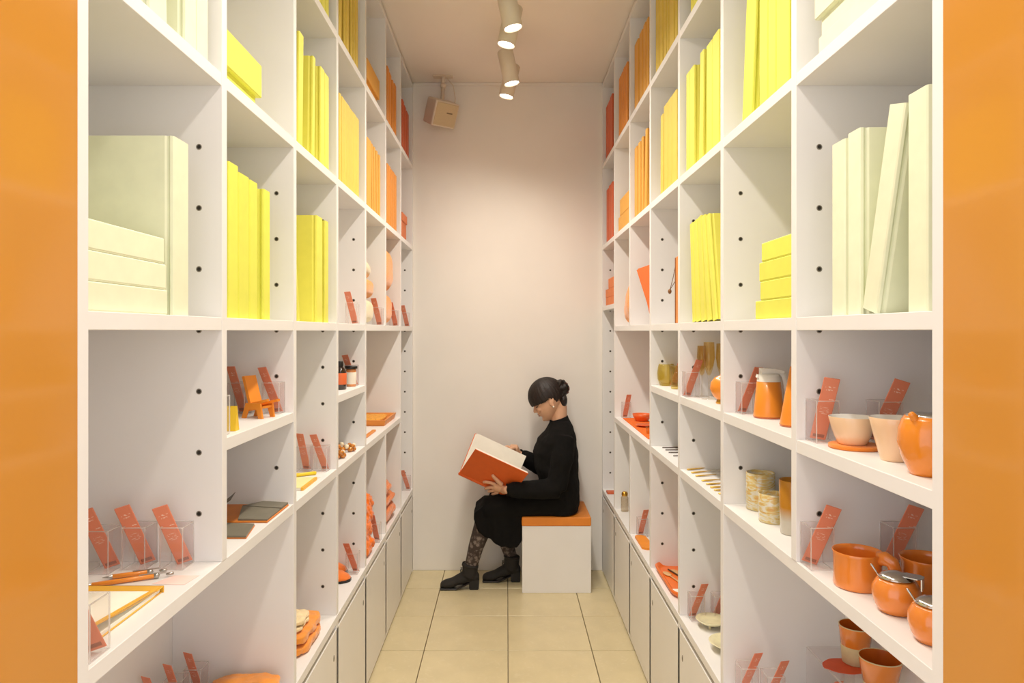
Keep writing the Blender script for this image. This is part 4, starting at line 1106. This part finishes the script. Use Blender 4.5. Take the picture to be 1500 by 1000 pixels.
MB().blob((0, .045, zc - .06), (.019, .019, .019), 2).build('ball_joint', SPK, t)
MB().tube([(0, .045, zc - .065), (-.004, .03, .085), (-.006, .02, .07)], [.012, .012, .018], 12).build('arm', SPK, t)
MB().tube([(.02, .06, zc - .004), (.062, .07, zc - .05), (.075, .06, .11), (.07, .05, .06), (.05, .05, .03)], .003, 8).build('cable', SPK, t)

# ------------------------------------------------------------------ bench
SEATL = pm('orange_leatherette', '#e88a2a', .5, .03, 20, .12, 500)
BX0, BX1, BY0 = .090, .490, 4.026
t = thing('bench', 'white box bench with orange cushion against the back wall', 'bench', ((BX0 + BX1) / 2, (BY0 + YB) / 2, 0))
hw, hd = (BX1 - BX0) / 2, (YB - .003 - BY0) / 2
MB().box(-hw, hw, -hd, hd, .0004, .388, .001).build('box_base', WHITE, t)
b = MB().box(-hw - .003, hw + .001, -hd - .002, hd, 0, .052, .007, 0, 3)
b.build('seat_cushion', SEATL, t, (0, 0, .3885))

# ------------------------------------------------------------------ woman reading
SKIN = pm('skin', '#dfae8c', .5, .04, 30, .05, 400)
KNIT = pm('black_knit', '#131211', .95, .15, 50, .4, 700, spec=.2)
SKRT = pm('black_wool_skirt', '#100f0e', .95, .15, 40, .35, 600, spec=.2)
HAIRM = pm('dark_brown_hair', '#1d120d', .5, .45, 12, 1.0, 30, stretch=(2, 14, 2))
BOOT = pm('black_suede_boot', '#201d1b', .75, .12, 40, .3, 500)
def lace():
    m = pm('floral_lace_tights', '#3a302b', .75, .05)
    nt = m.node_tree; N = nt.nodes; L = nt.links; b = N['Principled BSDF']
    tc = N.new('ShaderNodeTexCoord')
    v = N.new('ShaderNodeTexVoronoi'); v.inputs['Scale'].default_value = 42; L.new(tc.outputs['Object'], v.inputs['Vector'])
    v2 = N.new('ShaderNodeTexVoronoi'); v2.inputs['Scale'].default_value = 150; L.new(tc.outputs['Object'], v2.inputs['Vector'])
    a = N.new('ShaderNodeMath'); a.operation = 'ADD'; L.new(v.outputs['Distance'], a.inputs[0])
    mm = N.new('ShaderNodeMath'); mm.operation = 'MULTIPLY'; mm.inputs[1].default_value = .35; L.new(v2.outputs['Distance'], mm.inputs[0]); L.new(mm.outputs[0], a.inputs[1])
    r = N.new('ShaderNodeValToRGB'); r.color_ramp.elements[0].position = .46; r.color_ramp.elements[1].position = .74
    r.color_ramp.elements[0].color = lin('#7d7068') + (1,); r.color_ramp.elements[1].color = lin('#3b2f2a') + (1,)
    L.new(a.outputs[0], r.inputs[0]); L.new(r.outputs[0], b.inputs['Base Color'])
    return m
LACE = lace()
PY = 4.19
person = thing('person', 'woman in black sweater and skirt sitting on the bench reading a large orange book', 'person', (.29, PY, 0))
def padd(ob): 
    ob.parent = person; ob.matrix_parent_inverse = Matrix.Translation(person.location).inverted(); return ob

# --- head frame: local -x is forward, tilted down
HC = Vector((.250, PY, 1.108))
th = math.radians(28)
EX, EY, EZ = Vector((math.cos(th), 0, math.sin(th))), Vector((0, 1, 0)), Vector((-math.sin(th), 0, math.cos(th)))
def HL(x, y, z): return HC + EX * x + EY * y + EZ * z

def ring_loft(b, rings, close=True):
    vs = [[b.bm.verts.new(p) for p in r] for r in rings]
    n = len(vs[0]); fs = []
    for a, c in zip(vs, vs[1:]):
        for k in range(n): fs.append(b.bm.faces.new([a[k], a[(k + 1) % n], c[(k + 1) % n], c[k]]))
    if close: fs += [b.bm.faces.new(vs[0]), b.bm.faces.new(vs[-1])]
    bmesh.ops.recalc_face_normals(b.bm, faces=fs)

body = MB()
sl = [(.112, -.035, .035, .035), (.100, -.062, .068, .055), (.080, -.080, .086, .066), (.055, -.089, .094, .073), (.03, -.091, .098, .075), (.012, -.088, .098, .075),
      (0, -.084, .096, .0745), (-.02, -.085, .088, .072), (-.04, -.087, .070, .067), (-.06, -.086, .045, .059), (-.078, -.081, .02, .050), (-.093, -.080, -.004, .040), (-.106, -.074, -.022, .029), (-.114, -.060, -.035, .016)]
rings = []
for z, fx, bx, hw_ in sl:
    cx, rx = (fx + bx) / 2, (bx - fx) / 2
    r = []
    for k in range(28):
        a = 2 * PI * k / 28
        ca, sa = math.cos(a), math.sin(a)
        e = .82
        r.append(HL(cx + rx * math.copysign(abs(ca) ** e, ca), hw_ * math.copysign(abs(sa) ** e, sa), z))
    rings.append(r)
ring_loft(body, rings)
# nose, lips, chin, brow, cheeks
body.tube([HL(-.083, 0, .012), HL(-.094, 0, -.008), HL(-.105, 0, -.026), HL(-.104, 0, -.033)], [.007, .008, .0095, .008], 12)
for sy in (-1, 1):
    body.blob(HL(-.094, sy * .009, -.033), (.010, .007, .007), 2)
    body.blob(HL(-.070, sy * .038, -.022), (.018, .018, .02), 2)
    body.blob(HL(-.082, sy * .028, .016), (.010, .018, .006), 2)
body.blob(HL(-.089, 0, -.049), (.008, .018, .005), 2)
body.blob(HL(-.087, 0, -.0625), (.009, .016, .0055), 2)
body.blob(HL(-.076, 0, -.093), (.013, .018, .013), 2)
# ears
for sy in (-1, 1):
    body.blob(HL(.014, sy * .077, -.010), (.015, .007, .029), 3)
    body.blob(HL(.010, sy * .078, -.034), (.009, .006, .010), 2)
# neck and trunk inside the clothes
body.tube([HL(.035, 0, -.03), HL(.040, 0, -.075), Vector((.318, PY, .985)), Vector((.325, PY, .93))], [.046, .044, .048, .060], 20)
def ell(cx, cz, rx, ry, n=32, e=1.0, cy=PY):
    return [Vector((cx + rx * math.cos(2 * PI * k / n), cy + ry * math.sin(2 * PI * k / n), cz)) for k in range(n)]
ring_loft(body, [ell(.325, .455, .085, .14), ell(.325, .55, .09, .14), ell(.322, .66, .085, .13), ell(.315, .80, .09, .14), ell(.315, .89, .08, .14), ell(.322, .94, .06, .10), ell(.322, .98, .05, .055)])
# arms
SHN, ELN, WRN = Vector((.338, 4.035, .885)), Vector((.290, 4.012, .610)), Vector((.005, 3.975, .612))
SHF, ELF, WRF = Vector((.335, 4.335, .885)), Vector((.262, 4.345, .645)), Vector((.078, 4.262, .762))
body.tube([SHN.lerp(ELN, .1), (SHN + ELN) / 2, ELN], [.04, .04, .038], 14); body.tube([ELN, (ELN + WRN) / 2, WRN], [.038, .033, .024], 14)
body.tube([SHF.lerp(ELF, .1), (SHF + ELF) / 2, ELF], [.04, .04, .038], 14); body.tube([ELF, (ELF + WRF) / 2, WRF], [.038, .033, .024], 14)
# the book's frame (needed for the hands)
SP0 = Vector((-.281, 4.085, .684)); SPD = Vector((.300, 0, -.139)).normalized()
ND = Vector((.106, -.180, .178)).normalized(); FD = Vector((.085, .125, .208)).normalized()
BKH, BKW = .330, .268
SPC = SP0 + SPD * (BKH / 2)
nn = SPD.cross(ND).normalized()
if nn.y > 0: nn = -nn           # outward normal of the near cover (towards the camera)
fn = SPD.cross(FD).normalized()
if fn.y < 0: fn = -fn
def ncov(u, v, off): return SP0 + SPD * u + ND * v + nn * off     # point by the near cover
def fcov(u, v, off): return SP0 + SPD * u + FD * v + fn * off
def spread(px, py):  # pixel -> (u, v) on the near cover
    d = Vector(((px - CX) / F, 1, -(py - CY) / F)); o = Vector((0, 0, H))
    t_ = (SP0 - o).dot(nn) / d.dot(nn); p = o + d * t_ - SP0
    v = (p - SPD * p.dot(SPD)).dot(ND) / (1 - SPD.dot(ND) ** 2); u = (p - ND * v).dot(SPD)
    return u, v
def hp(px, py, off):
    u, v = spread(px, py); return ncov(u, v, off)
palm = [hp(739, 714, .016), hp(733, 711.5, .017), hp(726, 710, .016)]
body.tube([WRN] + palm[:1], [.023, .024], 14)
body.tube(palm, [.027, .032, .029], 16, flat=.55, ref=nn)
body.tube([hp(736, 707, .014), hp(730, 701.5, .013), hp(725, 697, .011), hp(722, 693.5, .010)], [.0145, .0125, .0110, .0092], 12)       # thumb
body.tube([hp(727, 706, .014), hp(719, 704, .014), hp(713, 703.5, .011), hp(708.5, 704, .0085)], [.0115, .0104, .0095, .0080], 12)      # index
body.tube([hp(725.5, 710, .015), hp(718, 710.5, .016), hp(713.5, 712, .013), hp(711.5, 713.5, .010)], [.0115, .0104, .0096, .0082], 12)  # middle
body.tube([hp(727, 714, .016), hp(720.5, 715.5, .017), hp(717, 717, .013), hp(716, 718.5, .006)], [.0110, .0100, .0092, .0080], 12)     # ring
body.tube([hp(731, 717.5, .016), hp(725.5, 719.5, .016), hp(722.5, 721, .012), hp(721.5, 722.5, .005)], [.0098, .0090, .0083, .0074], 12)  # little
# far hand on the far cover's upper edge: thumb on the page, fingers behind
def fe(u, v, off): return fcov(u, v, off)
uc = .245
pf = [WRF, fe(uc + .02, BKW + .030, .012), fe(uc - .008, BKW + .018, .010)]
body.tube(pf, [.023, .026, .024], 14, flat=.62, ref=SPD)
body.tube([fe(uc + .012, BKW + .018, -.008), fe(uc - .008, BKW + .000, -.018), fe(uc - .022, BKW - .020, -.020), fe(uc - .030, BKW - .036, -.018)], [.0115, .0105, .0095, .0078], 12)
for i, du in enumerate((-.040, -.020, .000, .019)):
    ln = (.052, .060, .056, .044)[i]
    body.tube([fe(uc + du * .6, BKW + .018, .012), fe(uc + du - .006, BKW + .004, .018), fe(uc + du - .012, BKW - ln * .55, .016), fe(uc + du - .014, BKW - ln, .014)], [.0095, .009, .0082, .007], 12)
# legs
HPN, KNN, ANN_ = Vector((.31, 4.115, .525)), Vector((-.125, 4.095, .472)), Vector((-.213, 4.098, .125))
HPF, KNF, ANF = Vector((.31, 4.27, .525)), Vector((-.085, 4.262, .468)), Vector((.030, 4.222, .135))
for a, k, n_ in ((HPN, KNN, ANN_), (HPF, KNF, ANF)):
    body.tube([a, (a + k) / 2, k], [.075, .065, .044], 16)
    mid = k.lerp(n_, .30) + Vector((.012, 0, 0))
    body.tube([k, mid, k.lerp(n_, .65), n_, n_ + Vector((-.01, 0, -.045))], [.042, .051, .042, .034, .034], 16)
    body.tube([n_ + Vector((.01, 0, -.05)), n_ + Vector((-.04, 0, -.072)), n_ + Vector((-.10, 0, -.092))], [.028, .024, .016], 12)
ob = padd(link('body', voxel(body, 'body', .0034, 4, .5), SKIN))

# tights over the shins
tg = MB()
for k, n_ in ((KNN, ANN_), (KNF, ANF)):
    mid = k.lerp(n_, .30) + Vector((.012, 0, 0))
    tg.tube([k.lerp(n_, .16) + Vector((.006, 0, 0)), mid, k.lerp(n_, .65), n_, n_ + Vector((-.004, 0, -.03))], [.0545, .0555, .0445, .0365, .036], 24)
for i, nm in enumerate(('tights',)):
    padd(tg.build(nm, LACE))

# sweater
sw = MB()
ring_loft(sw, [ell(.330, .452, .100, .168), ell(.328, .50, .110, .170), ell(.322, .58, .116, .168), ell(.300, .70, .132, .165), ell(.294, .80, .133, .172), ell(.302, .87, .119, .182),
               ell(.318, .915, .092, .175), ell(.322, .945, .076, .14), ell(.323, .965, .064, .095), ell(.321, .982, .057, .066)])
sw.tube([Vector((.326, PY, .94)), Vector((.321, PY, .975))], [.064, .0575], 24)
sw.tube([SHN + Vector((.0, .03, .01)), SHN.lerp(ELN, .3), SHN.lerp(ELN, .7), ELN], [.066, .066, .060, .058], 18)
sw.tube([ELN + Vector((.006, 0, .006)), ELN.lerp(WRN, .35), ELN.lerp(WRN, .7), WRN.lerp(ELN, .10), WRN.lerp(ELN, .02)], [.058, .056, .050, .046, .036], 18)
sw.tube([SHF + Vector((0, -.03, .01)), SHF.lerp(ELF, .5), ELF], [.066, .060, .054], 18)
sw.tube([ELF, ELF.lerp(WRF, .5), WRF.lerp(ELF, .16), WRF.lerp(ELF, .03)], [.056, .054, .050, .034], 18)
me = voxel(sw, 'sweater', .006, 5, .5)
bm = bmesh.new(); bm.from_mesh(me); bm.normal_update()
for v in bm.verts:
    d = noise.noise(Vector((v.co.x * 9, v.co.y * 7, v.co.z * 15))) * .007 + noise.noise(v.co * 32) * .0025
    v.co += v.normal * d
bm.to_mesh(me); bm.free()
swo = padd(link('sweater', me, KNIT))
b = MB()
q1 = Vector((.3245, PY, .958)); q0 = q1 + Vector((-.30, 0, .954)) * .040
b.tube([q1, (q0 + q1) / 2, q0], [.0620, .0575, .0560], 28, cap=False)
ob = padd(b.build('collar', KNIT, None)); md = ob.modifiers.new('s', 'SOLIDIFY'); md.thickness = .004; md.offset = 0
for A_, B_ in ((WRN, ELN), (WRF, ELF)):
    b = MB(); b.tube([A_.lerp(B_, .12), A_.lerp(B_, .04), A_.lerp(B_, -.02)], [.040, .0345, .0355], 22, cap=False)
    ob = padd(b.build('cuff', KNIT)); md = ob.modifiers.new('s', 'SOLIDIFY'); md.thickness = .004

# skirt: over both thighs, hanging to a slanted hem behind the knees
sk = MB()
for a, k in ((HPN, KNN), (HPF, KNF)):
    sk.tube([a + Vector((.03, 0, -.005)), a.lerp(k, .35), a.lerp(k, .75), k + Vector((-.004, 0, .0))], [.098, .092, .080, .074], 24)
sk.tube([Vector((.32, PY, .53)), Vector((.1, PY, .51)), Vector((-.09, PY - .005, .485))], [.11, .088, .070], 20)
ring_loft(sk, [ell(.325, .447, .105, .172), ell(.325, .52, .11, .172), ell(.325, .60, .10, .16)])
pr = [(-.193, .425), (-.192, .460), (-.14, .500), (.07, .50), (.084, .44), (.084, .300), (.058, .262), (-.03, .262), (-.10, .305), (-.165, .352)]
sk.prism(pr, 4.035, 4.325, 'y')
me = voxel(sk, 'skirt', .006, 4, .5)
bm = bmesh.new(); bm.from_mesh(me); bm.normal_update()
for v in bm.verts:
    k = max(0, min(1, (.46 - v.co.z) / .12)) if v.co.x < .085 else 0
    v.co += v.normal * (noise.noise(v.co * 11) * .004 + noise.noise(Vector((v.co.x * 26, v.co.y * 26, v.co.z * 3))) * .010 * k)
    if v.co.x > .095: v.co.z = max(v.co.z, .4405)
bm.to_mesh(me); bm.free()
padd(link('skirt', me, SKRT))

# boots
def boot(toe, heel, ank, y, sole_z, hh):
    b = MB()
    L_ = heel - toe
    f = lambda u: toe + L_ * u
    def sec(u, w, z0, z1, n=20):
        return [Vector((f(u), y + w * math.cos(2 * PI * k / n), (z0 + z1) / 2 + (z1 - z0) / 2 * math.sin(2 * PI * k / n))) for k in range(n)]
    ring_loft(b, [sec(.0, .012, .010, .030), sec(.03, .028, .006, .042), sec(.12, .038, .006, .052), sec(.30, .042, .007, .064), sec(.45, .038, .012 + hh * .25, .085), sec(.62, .034, hh * .6, .105), sec(.80, .034, hh * .85, .11), sec(.95, .030, hh, .10), sec(1.0, .018, hh + .015, .085)])
    top = ank.z + .018
    b.tube([Vector((f(.72), y, hh + .030)), Vector((f(.755), y, .09)), Vector((f(.775), y, top))], [.046, .045, .048], 22)
    up = padd(link('boot', voxel(b, 'boot', .0045, 3, .5), BOOT))
    def sub(ob):
        ob.parent = up; return ob
    h = MB(); h.prism([(f(.74), hh + .012), (f(.75), .0006), (f(.99), .0006), (f(1.0), hh + .02)], y - .027, y + .027, 'y'); bmesh.ops.bevel(h.bm, geom=list(h.bm.edges), offset=.004, segments=2, affect='EDGES'); sub(h.build('heel', BOOT))
    s_ = MB(); s_.prism([(f(.01), .0006), (f(.42), .0006), (f(.75), hh * .80), (f(.75), hh * .80 + .007), (f(.42), .010), (f(.0), .012)], y - .036, y + .036, 'y'); bmesh.ops.bevel(s_.bm, geom=list(s_.bm.edges), offset=.003, segments=1, affect='EDGES'); sub(s_.build('sole', BLACK))
    c = MB(); c.tube([Vector((f(.765), y, top - .010)), Vector((f(.775), y, top + .003))], [.0500, .0490], 24, cap=False); ob = sub(c.build('top_band', BOOT)); md = ob.modifiers.new('s', 'SOLIDIFY'); md.thickness = .004
    l = MB()
    for i in range(3):
        u, z = .560 + .006 * i, .094 + .014 * i
        l.tube([Vector((f(u) - .004, y - .018, z - .004)), Vector((f(u) - .010, y, z + .003)), Vector((f(u) - .004, y + .018, z - .004))], .0018, 6)
    l.tube([Vector((f(.550), y - .006, .122)), Vector((f(.520), y - .018, .116)), Vector((f(.535), y - .026, .100))], .0018, 6)
    l.tube([Vector((f(.550), y - .004, .122)), Vector((f(.525), y + .014, .118)), Vector((f(.540), y + .02, .102))], .0018, 6)
    sub(l.build('laces', BLACK))
boot(-.393, -.163, ANN_, 4.098, 0, .046)
boot(-.148, .084, ANF, 4.222, 0, .046)

# hair, fringe and bun
b = MB()
hc, hr = (.004, .028), (.113, .087, .110)
NA, NR = 260, 30
def hairline(a):           # a = 0 front, PI back
    a = abs((a + PI) % (2 * PI) - PI)
    keys = [(0, .010), (.6, .008), (1.0, .006), (1.35, .004), (1.65, .012), (1.9, -.01), (2.2, -.045), (2.7, -.07), (3.15, -.075)]
    for (a0, z0), (a1, z1) in zip(keys, keys[1:]):
        if a0 <= a <= a1: return z0 + (z1 - z0) * (a - a0) / (a1 - a0)
    return keys[-1][1]
grid = []
for i in range(NR + 1):
    row = []
    for k in range(NA):
        a = 2 * PI * k / NA
        zh = hairline(a)
        tmax = math.acos(max(-1, min(1, (zh - hc[1]) / hr[2])))
        tt = tmax * i / NR
        if i == 0: tt = .001
        r = math.sin(tt)
        low = max(0, (tt - 1.65)) * .10
        x = hc[0] - hr[0] * math.cos(a) * r; y_ = hr[1] * math.sin(a) * r; z = hc[1] + hr[2] * math.cos(tt)
        x -= low * .25 * (1 if math.cos(a) < 0 else 0)
        wv = 1 + .022 * noise.noise(Vector((a * 7, tt * .8, 0))) + .018 * noise.noise(Vector((a * 19, tt * 1.2, 4))) + .012 * noise.noise(Vector((a * 46, tt * 1.5, 9)))
        if i == NR: z += .009 * noise.noise(Vector((a * 14, 1, 2)))
        row.append(b.bm.verts.new(HL(x * wv, y_ * (1 - .6 * low) * wv, z)))
    grid.append(row)
for r0, r1 in zip(grid, grid[1:]):
    for k in range(NA): b.bm.faces.new([r0[k], r0[(k + 1) % NA], r1[(k + 1) % NA], r1[k]]).smooth = True
bmesh.ops.recalc_face_normals(b.bm, faces=b.bm.faces)
b.bm.normal_update()
hair = padd(b.build('hair', HAIRM))
md = hair.modifiers.new('s', 'SOLIDIFY'); md.thickness = .009; md.offset = -1
BC = Vector((.336, PY - .006, 1.176))
b = MB(); b.blob(BC, (.037, .044, .046), 4); b.blob(BC + Vector((-.02, 0, .024)), (.034, .038, .030), 4); b.blob(BC + Vector((-.012, 0, -.04)), (.034, .04, .04), 4); b.noise(.012, 38, 3); b.noise(.004, 110, 5)
b.blob(HL(.078, 0, -.045), (.026, .050, .046), 4); b.noise(.003, 60, 8)
bun = b.build('bun', HAIRM, None); bun.parent = hair
b = MB()
rr = random.Random(4)
for i in range(26):
    a = rr.uniform(-1.1, 1.3); w_ = rr.uniform(-1, 1)
    b.blob(BC + Vector((.036 * math.cos(a) + .001, .034 * w_ - .004, .040 * math.sin(a))), (.0055, .0055, .0055), 1)
hc_ = padd(b.build('hair_clip', pm('burgundy_bead', '#4a1f18', .3, .2, 60, coat=.4)))
b = MB(); b.blob(HL(.008, -.085, -.043), (.0062, .0062, .0062), 2); padd(b.build('earring', pm('pearl', '#f6efe2', .15, .02, coat=.8)))
b = MB()
for sy in (-1, 1):
    b.tube([HL(-.0845, sy * .018, -.0005), HL(-.0855, sy * .030, -.004), HL(-.080, sy * .042, -.004), HL(-.073, sy * .049, -.002)], [.0012, .002, .002, .0012], 8)
padd(b.build('eyelashes', BLACK))
b = MB()
b.blob(HL(-.0935, 0, -.0505), (.0055, .0165, .0035), 2); b.blob(HL(-.0925, 0, -.0615), (.0060, .0145, .0042), 2)
padd(b.build('lips', pm('lip', '#c78a74', .45, .05)))

# ------------------------------------------------------------------ the big orange book in her hands
t = thing('open_book', 'large orange hardcover book held half open by the woman', 'book', SPC)
COV = pm('orange_book_cloth', '#e0641f', .6, .03, 30, .1, 700)
def sheet(name, fr, v0, v1, o0, o1, u0, u1, mat):
    b = MB()
    q = []
    for o_ in (o0, o1):
        for u, v in ((u0, v0), (u1, v0), (u1, v1), (u0, v1)): q.append(fr(u, v, o_) - SPC)
    b.hexa(q); return b.build(name, mat, t, recalc=True)
sheet('front_cover', ncov, .004, BKW, 0, .003, 0, BKH, COV)
sheet('back_cover', fcov, .004, BKW, 0, .003, 0, BKH, COV)
sheet('page_block', ncov, .006, BKW - .006, -.014, -.0006, .004, BKH - .004, PAPER)
sheet('page_block', fcov, .006, BKW - .006, -.010, -.0006, .004, BKH - .004, PAPER)
b = MB(); b.tube([SP0 - SPC, SP0 + SPD * BKH - SPC], .010, 14, cap=True); b.build('spine', COV, t)
b = MB()
fr = lambda u, v, o_: SP0 + SPD * u + (FD * .75 + ND * .25).normalized() * v
q = [fr(.004, .01, 0) - SPC, fr(BKH - .004, .01, 0) - SPC, fr(BKH - .004, BKW - .012, 0) - SPC, fr(.004, BKW - .012, 0) - SPC]
b.hexa(q + [p + Vector((0, .0008, .0004)) for p in q]); b.build('loose_page', PAPER, t, recalc=True)
